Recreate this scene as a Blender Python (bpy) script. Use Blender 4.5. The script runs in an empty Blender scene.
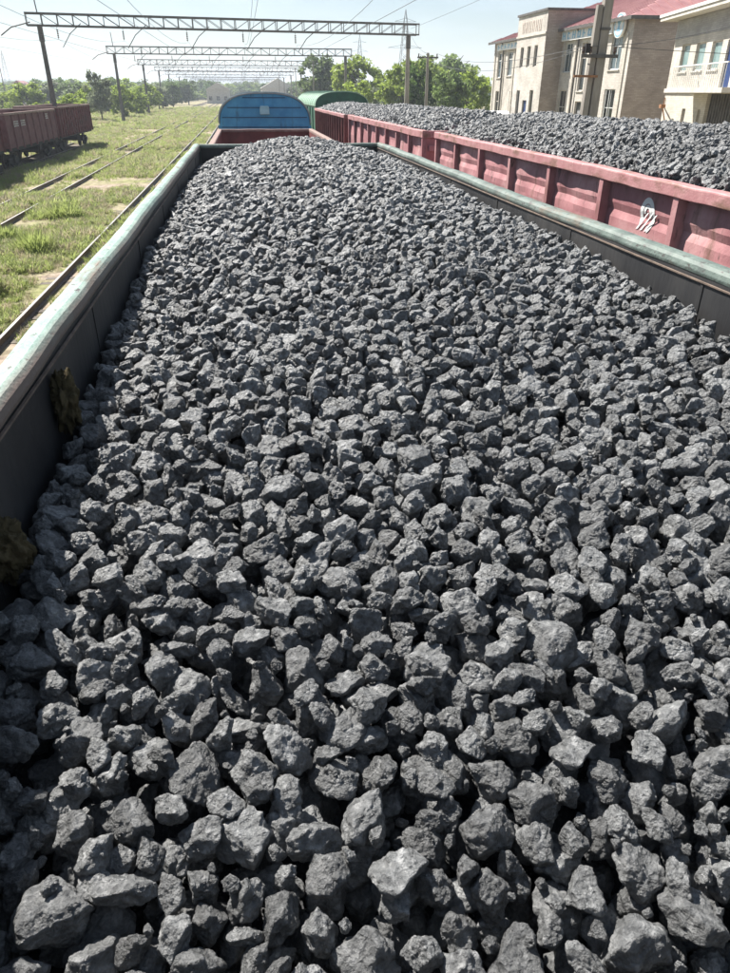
import bpy, bmesh, math, random
import numpy as np
from mathutils import Vector, Matrix, Euler, noise as mnoise

R = math.radians
random.seed(7)
rng = np.random.default_rng(11)
scene = bpy.context.scene
C = scene.collection

# ------------------------------------------------------------------ camera, sky, sun, exposure
CAM_Z = 4.40
PITCH, YAW, ROLL = R(29.31), R(8.89), R(-0.235)
FPX, IW, IH = 703.0, 730.0, 973.0
cam_data = bpy.data.cameras.new('camera')
cam = bpy.data.objects.new('camera', cam_data)
C.objects.link(cam)
cam.location = (0, 0, CAM_Z)
fwd = Vector((math.sin(YAW) * math.cos(PITCH), math.cos(YAW) * math.cos(PITCH), -math.sin(PITCH)))
rgt0 = Vector((math.cos(YAW), -math.sin(YAW), 0))
up0 = rgt0.cross(fwd)
rgt = rgt0 * math.cos(ROLL) - up0 * math.sin(ROLL)
upv = up0 * math.cos(ROLL) + rgt0 * math.sin(ROLL)
cam.rotation_euler = Matrix((rgt, upv, -fwd)).transposed().to_euler()
cam_data.sensor_fit = 'VERTICAL'
cam_data.sensor_height = 36.0
cam_data.lens = 36.0 * FPX / IH
cam_data.clip_start = 0.05
cam_data.clip_end = 9000
scene.camera = cam

SUN = Vector((-1.0, 1.4, 1.95)).normalized()          # towards the sun: ahead of the camera, to the left, high
elev = math.asin(SUN.z)
azim = math.atan2(SUN.x, SUN.y)
world = bpy.data.worlds.new('World')
scene.world = world
world.use_nodes = True
wn, wl = world.node_tree.nodes, world.node_tree.links
wn.clear()
sky = wn.new('ShaderNodeTexSky'); sky.sky_type = 'NISHITA'; sky.sun_disc = False
sky.sun_elevation = elev; sky.sun_rotation = azim
sky.air_density = 1.0; sky.dust_density = 0.4; sky.ozone_density = 1.0; sky.altitude = 200
tc = wn.new('ShaderNodeTexCoord')
sep = wn.new('ShaderNodeSeparateXYZ'); wl.new(tc.outputs['Generated'], sep.inputs[0])
mz = wn.new('ShaderNodeMath'); mz.operation = 'MAXIMUM'; mz.inputs[1].default_value = 0.0; wl.new(sep.outputs['Z'], mz.inputs[0])
az = wn.new('ShaderNodeMath'); az.operation = 'ADD'; az.inputs[1].default_value = 0.22; wl.new(mz.outputs[0], az.inputs[0])
dx = wn.new('ShaderNodeMath'); dx.operation = 'DIVIDE'; wl.new(sep.outputs['X'], dx.inputs[0]); wl.new(az.outputs[0], dx.inputs[1])
dy = wn.new('ShaderNodeMath'); dy.operation = 'DIVIDE'; wl.new(sep.outputs['Y'], dy.inputs[0]); wl.new(az.outputs[0], dy.inputs[1])
cx = wn.new('ShaderNodeCombineXYZ'); wl.new(dx.outputs[0], cx.inputs[0]); wl.new(dy.outputs[0], cx.inputs[1])
cn = wn.new('ShaderNodeTexNoise'); cn.inputs['Scale'].default_value = 1.5; cn.inputs['Detail'].default_value = 9; cn.inputs['Roughness'].default_value = 0.56
wl.new(cx.outputs[0], cn.inputs['Vector'])
cr = wn.new('ShaderNodeValToRGB'); cr.color_ramp.elements[0].position = 0.44; cr.color_ramp.elements[0].color = (0.06, 0.06, 0.06, 1)
cr.color_ramp.elements[1].position = 0.74; cr.color_ramp.elements[1].color = (0.55, 0.55, 0.55, 1)
wl.new(cn.outputs['Fac'], cr.inputs[0])
mx = wn.new('ShaderNodeMixRGB'); wl.new(cr.outputs[0], mx.inputs[0]); wl.new(sky.outputs[0], mx.inputs[1]); mx.inputs[2].default_value = (8.6, 10.0, 11.2, 1)
bg = wn.new('ShaderNodeBackground'); bg.inputs['Strength'].default_value = 0.042
wl.new(mx.outputs[0], bg.inputs[0])
wo = wn.new('ShaderNodeOutputWorld'); wl.new(bg.outputs[0], wo.inputs[0])

sun_data = bpy.data.lights.new('sun', 'SUN')
sun_data.energy = 5.0; sun_data.angle = R(0.53); sun_data.color = (1.0, 0.955, 0.89)
sun = bpy.data.objects.new('sun', sun_data); C.objects.link(sun)
sun.location = (-20, 20, 60)
sun.rotation_euler = SUN.to_track_quat('Z', 'Y').to_euler()

scene.render.engine = 'CYCLES'
vs = scene.view_settings
vs.view_transform = 'Standard'; vs.look = 'None'; vs.gamma = 1.0; vs.use_curve_mapping = False
vs.exposure = 1.3
scene.cycles.max_bounces = 6; scene.cycles.diffuse_bounces = 3; scene.cycles.glossy_bounces = 2; scene.cycles.transmission_bounces = 4
scene.cycles.transparent_max_bounces = 6; scene.cycles.volume_bounces = 0

# ------------------------------------------------------------------ helpers
def project(p):
    d = Vector(p) - Vector((0, 0, CAM_Z))
    z = d.dot(fwd)
    return (IW / 2 + FPX * d.dot(rgt) / z, IH / 2 - FPX * d.dot(upv) / z, z)

class MB:
    """collects shapes, builds ONE mesh object"""
    def __init__(s): s.v = []; s.f = []
    def add(s, vs_, fs_):
        o = len(s.v); s.v += [tuple(p) for p in vs_]; s.f += [tuple(i + o for i in f) for f in fs_]; return s
    def box(s, x0, x1, y0, y1, z0, z1):
        return s.add([(x0,y0,z0),(x1,y0,z0),(x1,y1,z0),(x0,y1,z0),(x0,y0,z1),(x1,y0,z1),(x1,y1,z1),(x0,y1,z1)],
                     [(0,3,2,1),(4,5,6,7),(0,1,5,4),(1,2,6,5),(2,3,7,6),(3,0,4,7)])
    def tube(s, pts, r, n=6, cap=True):
        pts = [Vector(p) for p in pts]; rs = r if isinstance(r, (list, tuple)) else [r] * len(pts)
        vs_, fs_ = [], []
        for i, p in enumerate(pts):
            t = (pts[min(i+1, len(pts)-1)] - pts[max(i-1, 0)]).normalized()
            a = t.cross(Vector((0,0,1)) if abs(t.z) < .95 else Vector((0,1,0))).normalized(); b = t.cross(a)
            for k in range(n):
                w = 2*math.pi*(k+.5)/n
                vs_.append(p + (a*math.cos(w) + b*math.sin(w))*rs[i])
        for i in range(len(pts)-1):
            for k in range(n):
                k2 = (k+1) % n
                fs_.append((i*n+k, i*n+k2, (i+1)*n+k2, (i+1)*n+k))
        if cap:
            fs_.append(tuple(range(n))[::-1]); fs_.append(tuple((len(pts)-1)*n+k for k in range(n)))
        return s.add(vs_, fs_)
    def lathe_x(s, c, prof, n=20):      # profile (x, r) about an axis along x through c
        vs_, fs_ = [], []
        for x, r in prof:
            for k in range(n):
                w = 2*math.pi*k/n; vs_.append((c[0]+x, c[1]+r*math.cos(w), c[2]+r*math.sin(w)))
        m = len(prof)
        for i in range(m-1):
            for k in range(n):
                k2 = (k+1) % n; fs_.append((i*n+k, i*n+k2, (i+1)*n+k2, (i+1)*n+k))
        fs_.append(tuple(range(n))[::-1]); fs_.append(tuple((m-1)*n+k for k in range(n)))
        return s.add(vs_, fs_)
    def extrude(s, poly, axis, a0, a1):  # poly of 2D points, extruded along axis 'x'/'y'/'z'
        def P(p, a):
            return {'x': (a, p[0], p[1]), 'y': (p[0], a, p[1]), 'z': (p[0], p[1], a)}[axis]
        n = len(poly)
        return s.add([P(p, a0) for p in poly] + [P(p, a1) for p in poly],
                     [tuple(range(n))[::-1], tuple(range(n, 2*n))] + [(i, (i+1) % n, n+(i+1) % n, n+i) for i in range(n)])
    def sweep(s, sections, closed=True):  # list of equal-length point rings
        n = len(sections[0]); vs_ = [p for r_ in sections for p in r_]; fs_ = []
        for i in range(len(sections)-1):
            for k in range(n if closed else n-1):
                k2 = (k+1) % n; fs_.append((i*n+k, i*n+k2, (i+1)*n+k2, (i+1)*n+k))
        if closed:
            fs_.append(tuple(range(n))[::-1]); fs_.append(tuple((len(sections)-1)*n+k for k in range(n)))
        return s.add(vs_, fs_)
    def mesh(s, name, mat=None, smooth=False, fix=True):
        me = bpy.data.meshes.new(name); me.from_pydata(s.v, [], s.f)
        if fix:
            bm = bmesh.new(); bm.from_mesh(me); bmesh.ops.recalc_face_normals(bm, faces=bm.faces); bm.to_mesh(me); bm.free()
        if mat: me.materials.append(mat)
        if smooth: me.polygons.foreach_set('use_smooth', [True]*len(me.polygons))
        me.update(); return me
    def build(s, name, mat, parent=None, smooth=False, bevel=0, fix=True):
        o = bpy.data.objects.new(name, s.mesh(name, mat, smooth, fix)); C.objects.link(o); o.parent = parent
        if bevel:
            m = o.modifiers.new('bevel', 'BEVEL'); m.width = bevel; m.segments = 2; m.limit_method = 'ANGLE'
        return o

def link_mesh(name, me, parent=None, loc=(0,0,0), rot=(0,0,0), scl=(1,1,1)):
    o = bpy.data.objects.new(name, me); C.objects.link(o); o.parent = parent
    o.location = loc; o.rotation_euler = rot; o.scale = scl; return o
def empty(name, loc=(0,0,0), rz=0):
    o = bpy.data.objects.new(name, None); C.objects.link(o); o.location = loc; o.rotation_euler = (0,0,rz); o.empty_display_size = .3; return o
def tag(o, label=None, cat=None, group=None, kind=None):
    if label: o['label'] = label
    if cat: o['category'] = cat
    if group: o['group'] = group
    if kind: o['kind'] = kind
    return o
def copy_tree(o, parent=None):
    c = o.copy(); C.objects.link(c); c.parent = parent
    for ch in list(o.children): copy_tree(ch, c)
    return c

def mat(name, cols, scale=4.0, rough=.7, bump=.15, bscale=30, spec=.4, detail=6, metal=0, stretch=(1,1,1), rnd=0.0, extra=None, coord='Object', pos=(.35,.65)):
    """noise mix between two or three colours, with relief; rnd varies the value per object"""
    m = bpy.data.materials.new(name); m.use_nodes = True
    n, l = m.node_tree.nodes, m.node_tree.links
    b = n['Principled BSDF']
    t = n.new('ShaderNodeTexCoord'); mp = n.new('ShaderNodeMapping'); mp.inputs['Scale'].default_value = stretch
    l.new(t.outputs[coord], mp.inputs[0])
    nz = n.new('ShaderNodeTexNoise'); nz.inputs['Scale'].default_value = scale; nz.inputs['Detail'].default_value = detail; nz.inputs['Roughness'].default_value = .6
    l.new(mp.outputs[0], nz.inputs['Vector'])
    rp = n.new('ShaderNodeValToRGB'); e = rp.color_ramp.elements
    e[0].position = pos[0]; e[0].color = (*cols[0], 1); e[1].position = pos[1]; e[1].color = (*cols[-1], 1)
    if len(cols) == 3:
        k = e.new((pos[0]+pos[1])/2); k.color = (*cols[1], 1)
    l.new(nz.outputs['Fac'], rp.inputs[0])
    out = rp.outputs[0]
    if rnd:
        oi = n.new('ShaderNodeObjectInfo'); mr = n.new('ShaderNodeMapRange')
        mr.inputs['To Min'].default_value = 1-rnd; mr.inputs['To Max'].default_value = 1+rnd
        l.new(oi.outputs['Random'], mr.inputs['Value'])
        mu = n.new('ShaderNodeMixRGB'); mu.blend_type = 'MULTIPLY'; mu.inputs[0].default_value = 1
        l.new(out, mu.inputs[1]); l.new(mr.outputs[0], mu.inputs[2]); out = mu.outputs[0]
    if extra: out = extra(n, l, t, out)
    l.new(out, b.inputs['Base Color'])
    b.inputs['Roughness'].default_value = rough; b.inputs['Metallic'].default_value = metal
    b.inputs['Specular IOR Level'].default_value = spec
    if bump:
        bn = n.new('ShaderNodeTexNoise'); bn.inputs['Scale'].default_value = bscale; bn.inputs['Detail'].default_value = 5
        l.new(mp.outputs[0], bn.inputs['Vector'])
        bp = n.new('ShaderNodeBump'); bp.inputs['Strength'].default_value = bump; bp.inputs['Distance'].default_value = .02
        l.new(bn.outputs['Fac'], bp.inputs['Height']); l.new(bp.outputs[0], b.inputs['Normal'])
    return m

def worn(col2, scale, lo, hi, stretch=(1,1,1), coord='Object'):
    """second layer: patches of another colour (rust, dust, bare paint)"""
    def f(n, l, t, out):
        mp = n.new('ShaderNodeMapping'); mp.inputs['Scale'].default_value = stretch; l.new(t.outputs[coord], mp.inputs[0])
        z = n.new('ShaderNodeTexNoise'); z.inputs['Scale'].default_value = scale; z.inputs['Detail'].default_value = 8; z.inputs['Roughness'].default_value = .65
        l.new(mp.outputs[0], z.inputs['Vector'])
        mr = n.new('ShaderNodeMapRange'); mr.inputs['From Min'].default_value = lo; mr.inputs['From Max'].default_value = hi
        l.new(z.outputs['Fac'], mr.inputs['Value'])
        mi = n.new('ShaderNodeMixRGB'); l.new(mr.outputs[0], mi.inputs[0]); l.new(out, mi.inputs[1]); mi.inputs[2].default_value = (*col2, 1)
        return mi.outputs[0]
    return f
def chain(*fs):
    def f(n, l, t, out):
        for g in fs: out = g(n, l, t, out)
        return out
    return f
def edge_dust(col2, axis, a, b, amp=.02):
    """wear along one edge: from local coordinate a (none) to b (full), broken up by noise"""
    def f(n, l, t, out):
        s = n.new('ShaderNodeSeparateXYZ'); l.new(t.outputs['Object'], s.inputs[0])
        z = n.new('ShaderNodeTexNoise'); z.inputs['Scale'].default_value = 6; z.inputs['Detail'].default_value = 8; l.new(t.outputs['Object'], z.inputs['Vector'])
        m1 = n.new('ShaderNodeMath'); m1.operation = 'MULTIPLY_ADD'; l.new(z.outputs['Fac'], m1.inputs[0]); m1.inputs[1].default_value = amp*2; m1.inputs[2].default_value = -amp
        m2 = n.new('ShaderNodeMath'); l.new(s.outputs[axis], m2.inputs[0]); l.new(m1.outputs[0], m2.inputs[1])
        mr = n.new('ShaderNodeMapRange'); mr.inputs['From Min'].default_value = a; mr.inputs['From Max'].default_value = b; l.new(m2.outputs[0], mr.inputs['Value'])
        mi = n.new('ShaderNodeMixRGB'); l.new(mr.outputs[0], mi.inputs[0]); l.new(out, mi.inputs[1]); mi.inputs[2].default_value = (*col2, 1)
        return mi.outputs[0]
    return f

M = {}
def coal_mat():
    m = mat('coal', [(.055,.057,.058),(.135,.139,.1405),(.32,.324,.325)], scale=2.6, rough=.45, bump=0, spec=.85, rnd=.42, detail=10, pos=(.28,.72))
    n, l = m.node_tree.nodes, m.node_tree.links; b = n['Principled BSDF']; t = n['Texture Coordinate']
    def nz(sc, det, rg=.65):
        z = n.new('ShaderNodeTexNoise'); z.inputs['Scale'].default_value = sc; z.inputs['Detail'].default_value = det; z.inputs['Roughness'].default_value = rg; l.new(t.outputs['Object'], z.inputs['Vector']); return z
    a_, c_ = nz(3.0, 10, .72), n.new('ShaderNodeTexVoronoi')
    c_.inputs['Scale'].default_value = 4.5; c_.feature = 'F1'
    wv = nz(2.5, 3); av = n.new('ShaderNodeVectorMath'); av.operation = 'MULTIPLY_ADD'; l.new(wv.outputs['Color'], av.inputs[0]); av.inputs[1].default_value = (.5,.5,.5); l.new(t.outputs['Object'], av.inputs[2]); l.new(av.outputs[0], c_.inputs['Vector'])
    b1_ = n.new('ShaderNodeBump'); b1_.inputs['Strength'].default_value = .9; b1_.inputs['Distance'].default_value = .019; l.new(a_.outputs['Fac'], b1_.inputs['Height'])
    b2_ = n.new('ShaderNodeBump'); b2_.inputs['Strength'].default_value = .8; b2_.inputs['Distance'].default_value = .007; l.new(c_.outputs['Distance'], b2_.inputs['Height']); l.new(b1_.outputs[0], b2_.inputs['Normal'])
    l.new(b2_.outputs[0], b.inputs['Normal'])
    rz_ = nz(1.3, 6); mr_ = n.new('ShaderNodeMapRange'); mr_.inputs['From Min'].default_value = .35; mr_.inputs['From Max'].default_value = .65; mr_.inputs['To Min'].default_value = .30; mr_.inputs['To Max'].default_value = .60; l.new(rz_.outputs['Fac'], mr_.inputs['Value']); l.new(mr_.outputs[0], b.inputs['Roughness'])
    return m
M['coal'] = coal_mat()
M['coal_bed'] = mat('coal_bed', [(.02,.02,.022),(.045,.046,.048)], scale=30, rough=.8, bump=.8, bscale=60)
M['mud'] = mat('dried_mud', [(.04,.033,.017),(.10,.08,.045)], scale=14, rough=.95, bump=.9, bscale=40, spec=.1)
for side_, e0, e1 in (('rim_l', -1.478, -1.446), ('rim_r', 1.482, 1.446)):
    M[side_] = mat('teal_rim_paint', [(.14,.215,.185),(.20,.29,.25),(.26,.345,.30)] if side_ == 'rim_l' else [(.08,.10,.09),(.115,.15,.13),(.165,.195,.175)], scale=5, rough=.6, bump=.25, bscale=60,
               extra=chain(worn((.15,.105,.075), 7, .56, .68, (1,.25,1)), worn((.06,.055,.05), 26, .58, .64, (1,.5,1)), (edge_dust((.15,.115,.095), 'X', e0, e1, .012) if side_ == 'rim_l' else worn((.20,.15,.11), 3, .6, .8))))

M['steel_in'] = mat('coal_dusted_steel', [(.014,.014,.016),(.026,.026,.027),(.045,.043,.042)], scale=2.0, rough=.6, bump=.2, bscale=25, stretch=(1,1,.35),
                    extra=worn((.075,.06,.045), 3.2, .64, .8, (1,1,.3)))
M['lip'] = mat('rusty_lip', [(.10,.075,.06),(.19,.14,.11)], scale=12, rough=.8, bump=.3)
M['teal'] = mat('teal_wagon_paint', [(.10,.20,.17),(.16,.28,.23)], scale=3, rough=.6, extra=worn((.12,.07,.045), 5, .58, .72))
M['pink'] = mat('faded_red_paint', [(.29,.12,.128),(.38,.18,.185),(.47,.27,.265)], scale=1.6, rough=.62, bump=.15, bscale=40,
                extra=chain(worn((.16,.085,.065), 4.5, .54, .72, (1,1,.25)), worn((.10,.07,.06), 11, .60, .70, (1,1,.3)), worn((.50,.30,.26), 9, .68, .76)))
M['pink2'] = mat('faded_red_rim_paint', [(.36,.16,.165),(.44,.23,.225)], scale=5, rough=.65, bump=.2, bscale=50,
                extra=chain(worn((.18,.10,.07), 5, .50, .66, (1,.4,1)), worn((.52,.42,.36), 14, .62, .72)))
M['maroon'] = mat('maroon_paint', [(.13,.030,.030),(.20,.055,.05)], scale=3, rough=.65, extra=worn((.12,.06,.04), 5, .56, .7))
M['old_maroon'] = mat('old_maroon_paint', [(.09,.018,.020),(.15,.034,.037)], scale=2, rough=.7, extra=worn((.055,.028,.022), 4, .5, .7, (1,1,.3)))
M['dusty_maroon'] = mat('dusty_maroon_paint', [(.125,.052,.056),(.19,.082,.085)], scale=2, rough=.8, extra=worn((.20,.13,.12), 4, .58, .75, (1,1,.3)))
M['dusty_rim'] = mat('dusty_rim', [(.20,.13,.11),(.30,.21,.18)], scale=6, rough=.8)
M['blue'] = mat('blue_wagon_paint', [(.04,.24,.46),(.07,.33,.56)], scale=2.5, rough=.5, bump=.06, extra=chain(worn((.02,.05,.08), 2.4, .56, .74, (1.6,1,.35)), worn((.10,.12,.10), 7, .66, .76, (2,1,.4))))
M['bluegap'] = mat('shaded_gap_blue', [(.012,.06,.13),(.025,.10,.20)], scale=3, rough=.6)  # dark blue on the end ribs paints in the shaded gaps between boards
M['paleblue'] = mat('pale_blue_paint', [(.28,.52,.60),(.36,.60,.68)], scale=6, rough=.5)
M['green'] = mat('green_wagon_paint', [(.012,.075,.048),(.02,.11,.065)], scale=3, rough=.5, extra=worn((.02,.04,.03), 4, .56, .7))
M['green_roof'] = mat('pale_green_roof', [(.20,.33,.23),(.30,.42,.32)], scale=3, rough=.55, extra=worn((.16,.14,.10), 5, .6, .75))
M['grey_roof'] = mat('grey_roof_paint', [(.22,.27,.28),(.32,.36,.36)], scale=3, rough=.55)
M['black'] = mat('grimy_black', [(.012,.011,.011),(.035,.03,.028)], scale=8, rough=.75)
M['wheel'] = mat('wheel_steel', [(.03,.026,.024),(.07,.05,.04)], scale=8, rough=.6)
M['rail'] = mat('rusty_rail', [(.06,.042,.033),(.12,.085,.065)], scale=12, rough=.6)
M['railtop'] = mat('worn_rail_top', [(.30,.28,.26),(.42,.40,.38)], scale=14, rough=.4, metal=.5)
M['sleeper'] = mat('old_sleeper', [(.07,.058,.045),(.17,.145,.12)], scale=9, rough=.95, rnd=.2, bump=.5)
M['concrete'] = mat('weathered_concrete', [(.20,.18,.155),(.33,.30,.26)], scale=3, rough=.9, bump=.3, bscale=20, stretch=(1,1,.25))
M['dark_steel'] = mat('dark_gantry_steel', [(.07,.066,.062),(.13,.12,.11)], scale=4, rough=.7)
M['wire'] = mat('wire', [(.09,.09,.095),(.12,.12,.12)], rough=.5, bump=0)
M['insul'] = mat('insulator', [(.08,.05,.04),(.12,.08,.06)], rough=.3, bump=0)
M['white'] = mat('white_paint', [(.68,.68,.66),(.80,.80,.78)], scale=5, rough=.5, bump=.05)
M['glass'] = mat('window_glass', [(.05,.07,.08),(.10,.14,.15)], scale=.7, rough=.08, bump=0, spec=.9)
M['paleglass'] = mat('curtained_glass', [(.14,.22,.22),(.26,.36,.35)], scale=1.2, rough=.15, bump=0, spec=.8)
M['darkglass'] = mat('dark_glass', [(.012,.014,.016),(.03,.034,.036)], scale=.8, rough=.1, bump=0, spec=.7)
M['frame'] = mat('white_frame', [(.55,.56,.54),(.68,.68,.66)], scale=8, rough=.6, bump=0)
M['bluedoor'] = mat('blue_door', [(.012,.03,.11),(.02,.05,.16)], scale=4, rough=.5)
M['signblue'] = mat('sign_blue', [(.22,.44,.60),(.30,.52,.66)], scale=6, rough=.5, bump=0)
M['signfaint'] = mat('faint_lettering', [(.44,.36,.31),(.50,.42,.36)], scale=6, rough=.8, bump=0)
M['rust'] = mat('rusty_iron', [(.22,.10,.045),(.34,.17,.08)], scale=9, rough=.85)
M['canvas'] = mat('white_canvas', [(.7,.7,.7),(.8,.8,.8)], scale=5, rough=.7, bump=.05)

def brick_mat(name, c1, c2, mortar, bw=.26, bh=.08):
    m = bpy.data.materials.new(name); m.use_nodes = True; n, l = m.node_tree.nodes, m.node_tree.links; b = n['Principled BSDF']
    t = n.new('ShaderNodeTexCoord'); s = n.new('ShaderNodeSeparateXYZ'); l.new(t.outputs['Object'], s.inputs[0])
    ad = n.new('ShaderNodeMath'); l.new(s.outputs['X'], ad.inputs[0]); l.new(s.outputs['Y'], ad.inputs[1])
    cb = n.new('ShaderNodeCombineXYZ'); l.new(ad.outputs[0], cb.inputs[0]); l.new(s.outputs['Z'], cb.inputs[1])
    k = n.new('ShaderNodeTexBrick'); k.inputs['Scale'].default_value = 1; k.inputs['Brick Width'].default_value = bw; k.inputs['Row Height'].default_value = bh
    k.inputs['Mortar Size'].default_value = .008; k.inputs['Color1'].default_value = (*c1,1); k.inputs['Color2'].default_value = (*c2,1); k.inputs['Mortar'].default_value = (*mortar,1)
    l.new(cb.outputs[0], k.inputs['Vector'])
    z = n.new('ShaderNodeTexNoise'); z.inputs['Scale'].default_value = .9; z.inputs['Detail'].default_value = 8; l.new(t.outputs['Object'], z.inputs['Vector'])
    mr = n.new('ShaderNodeMapRange'); mr.inputs['From Min'].default_value = .3; mr.inputs['From Max'].default_value = .7; mr.inputs['To Min'].default_value = .78; mr.inputs['To Max'].default_value = 1.12; l.new(z.outputs['Fac'], mr.inputs['Value'])
    mu = n.new('ShaderNodeMixRGB'); mu.blend_type = 'MULTIPLY'; mu.inputs[0].default_value = 1; l.new(k.outputs['Color'], mu.inputs[1]); l.new(mr.outputs[0], mu.inputs[2])
    l.new(mu.outputs[0], b.inputs['Base Color']); b.inputs['Roughness'].default_value = .9; b.inputs['Specular IOR Level'].default_value = .2
    bp = n.new('ShaderNodeBump'); bp.inputs['Strength'].default_value = .5; bp.inputs['Distance'].default_value = .01; bp.invert = True; l.new(k.outputs['Fac'], bp.inputs['Height']); l.new(bp.outputs[0], b.inputs['Normal'])
    return m
M['brick'] = brick_mat('cream_brick', (.50,.46,.41), (.60,.56,.50), (.45,.42,.38))
M['brick2'] = brick_mat('pale_brick', (.50,.46,.40), (.59,.55,.48), (.45,.41,.36))
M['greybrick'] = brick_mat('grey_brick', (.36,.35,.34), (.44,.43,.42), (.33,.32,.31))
M['tanbrick'] = brick_mat('darker_tan_brick', (.34,.29,.25), (.42,.36,.315), (.30,.26,.225))  # darker, browner brick tone for the walls that face the camera

def roof_mat():
    def ribs(n, l, t, out): return out
    return mat('red_sheet_roof', [(.30,.13,.135),(.38,.19,.185)], scale=1.2, rough=.6, extra=worn((.42,.24,.22), 3, .58, .75))
M['redroof'] = roof_mat()
M['cement'] = mat('pale_soffit', [(.45,.42,.37),(.58,.55,.50)], scale=2, rough=.9)

def leaf_mat(name, a, b, c):
    m = mat(name, [a, b, c], scale=.55, rough=.55, bump=0, spec=.25, rnd=.12, coord='Object')
    n, l = m.node_tree.nodes, m.node_tree.links
    pb = n['Principled BSDF']; src = pb.inputs['Base Color'].links[0].from_socket
    tr = n.new('ShaderNodeBsdfTranslucent'); l.new(src, tr.inputs['Color'])
    ms = n.new('ShaderNodeMixShader'); ms.inputs[0].default_value = .58
    l.new(pb.outputs[0], ms.inputs[1]); l.new(tr.outputs[0], ms.inputs[2])
    l.new(ms.outputs[0], n['Material Output'].inputs[0]); return m
M['leaf_light'] = leaf_mat('light_foliage', (.20,.26,.045), (.27,.35,.065), (.33,.40,.10))
M['leaf_mid'] = leaf_mat('mid_foliage', (.11,.16,.05), (.15,.21,.07), (.19,.25,.10))
M['leaf_dark'] = leaf_mat('dark_foliage', (.06,.11,.025), (.09,.15,.035), (.12,.19,.05))
M['leaf_grey'] = leaf_mat('grey_green_foliage', (.17,.20,.11), (.22,.25,.16), (.27,.30,.21))
M['grass'] = leaf_mat('grass_blades', (.25,.31,.09), (.32,.37,.125), (.41,.43,.20))
M['straw'] = leaf_mat('dry_straw', (.30,.26,.16), (.38,.33,.22), (.46,.41,.29))
M['bark'] = mat('bark', [(.06,.05,.04),(.13,.11,.09)], scale=8, rough=.95, bump=.5)

# ------------------------------------------------------------------ ground
def ground_mat():
    m = bpy.data.materials.new('weedy_yard_soil'); m.use_nodes = True; n, l = m.node_tree.nodes, m.node_tree.links; b = n['Principled BSDF']
    t = n.new('ShaderNodeTexCoord')
    def nz(sc, det=7):
        z = n.new('ShaderNodeTexNoise'); z.inputs['Scale'].default_value = sc; z.inputs['Detail'].default_value = det; z.inputs['Roughness'].default_value = .62; l.new(t.outputs['Object'], z.inputs['Vector']); return z
    a = nz(.35); c = nz(3.0, 9); d = nz(25, 4)
    r1 = n.new('ShaderNodeValToRGB'); e = r1.color_ramp.elements; e[0].position = .40; e[0].color = (.36,.295,.245,1); e[1].position = .62; e[1].color = (.25,.265,.12,1); l.new(a.outputs['Fac'], r1.inputs[0])
    r2 = n.new('ShaderNodeValToRGB'); e = r2.color_ramp.elements; e[0].position = .38; e[0].color = (.62,.6,.55,1); e[1].position = .62; e[1].color = (1.18,1.15,1.1,1); l.new(c.outputs['Fac'], r2.inputs[0])
    mu = n.new('ShaderNodeMixRGB'); mu.blend_type = 'MULTIPLY'; mu.inputs[0].default_value = 1; l.new(r1.outputs[0], mu.inputs[1]); l.new(r2.outputs[0], mu.inputs[2])
    l.new(mu.outputs[0], b.inputs['Base Color']); b.inputs['Roughness'].default_value = .95; b.inputs['Specular IOR Level'].default_value = .1
    bp = n.new('ShaderNodeBump'); bp.inputs['Strength'].default_value = .7; bp.inputs['Distance'].default_value = .05; l.new(d.outputs['Fac'], bp.inputs['Height']); l.new(bp.outputs[0], b.inputs['Normal'])
    return m
M['ground'] = ground_mat()
M['ballast'] = mat('ballast', [(.07,.062,.05),(.15,.13,.10),(.26,.22,.18)], scale=14, rough=.95, bump=1.0, bscale=28, spec=.1)
tag(MB().add([(-4000,-1500,0),(4000,-1500,0),(4000,7000,0),(-4000,7000,0)], [(0,1,2,3)]).build('ground', M['ground'], fix=False), 'weedy soil of the railway yard', kind='structure')
# far hills, low and wide
hb = MB(); secs = []
for i in range(121):
    x = -2600 + i*43.0
    h = 16 + 12*mnoise.noise(Vector((x*.0016, 3, 0))) + 5*mnoise.noise(Vector((x*.006, 1, 0))) + (8 if x < -300 else 0)
    secs.append([(x, 1500, -1), (x, 1750, h*.8), (x, 2100, h*1.25), (x, 2600, -1)])
hb.sweep(secs)
M['hill'] = mat('wooded_hill', [(.035,.055,.03),(.09,.11,.06)], scale=.012, rough=1, bump=0, detail=12)
tag(hb.build('hills', M['hill'], smooth=True), 'low wooded hills on the horizon', kind='structure')

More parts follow.
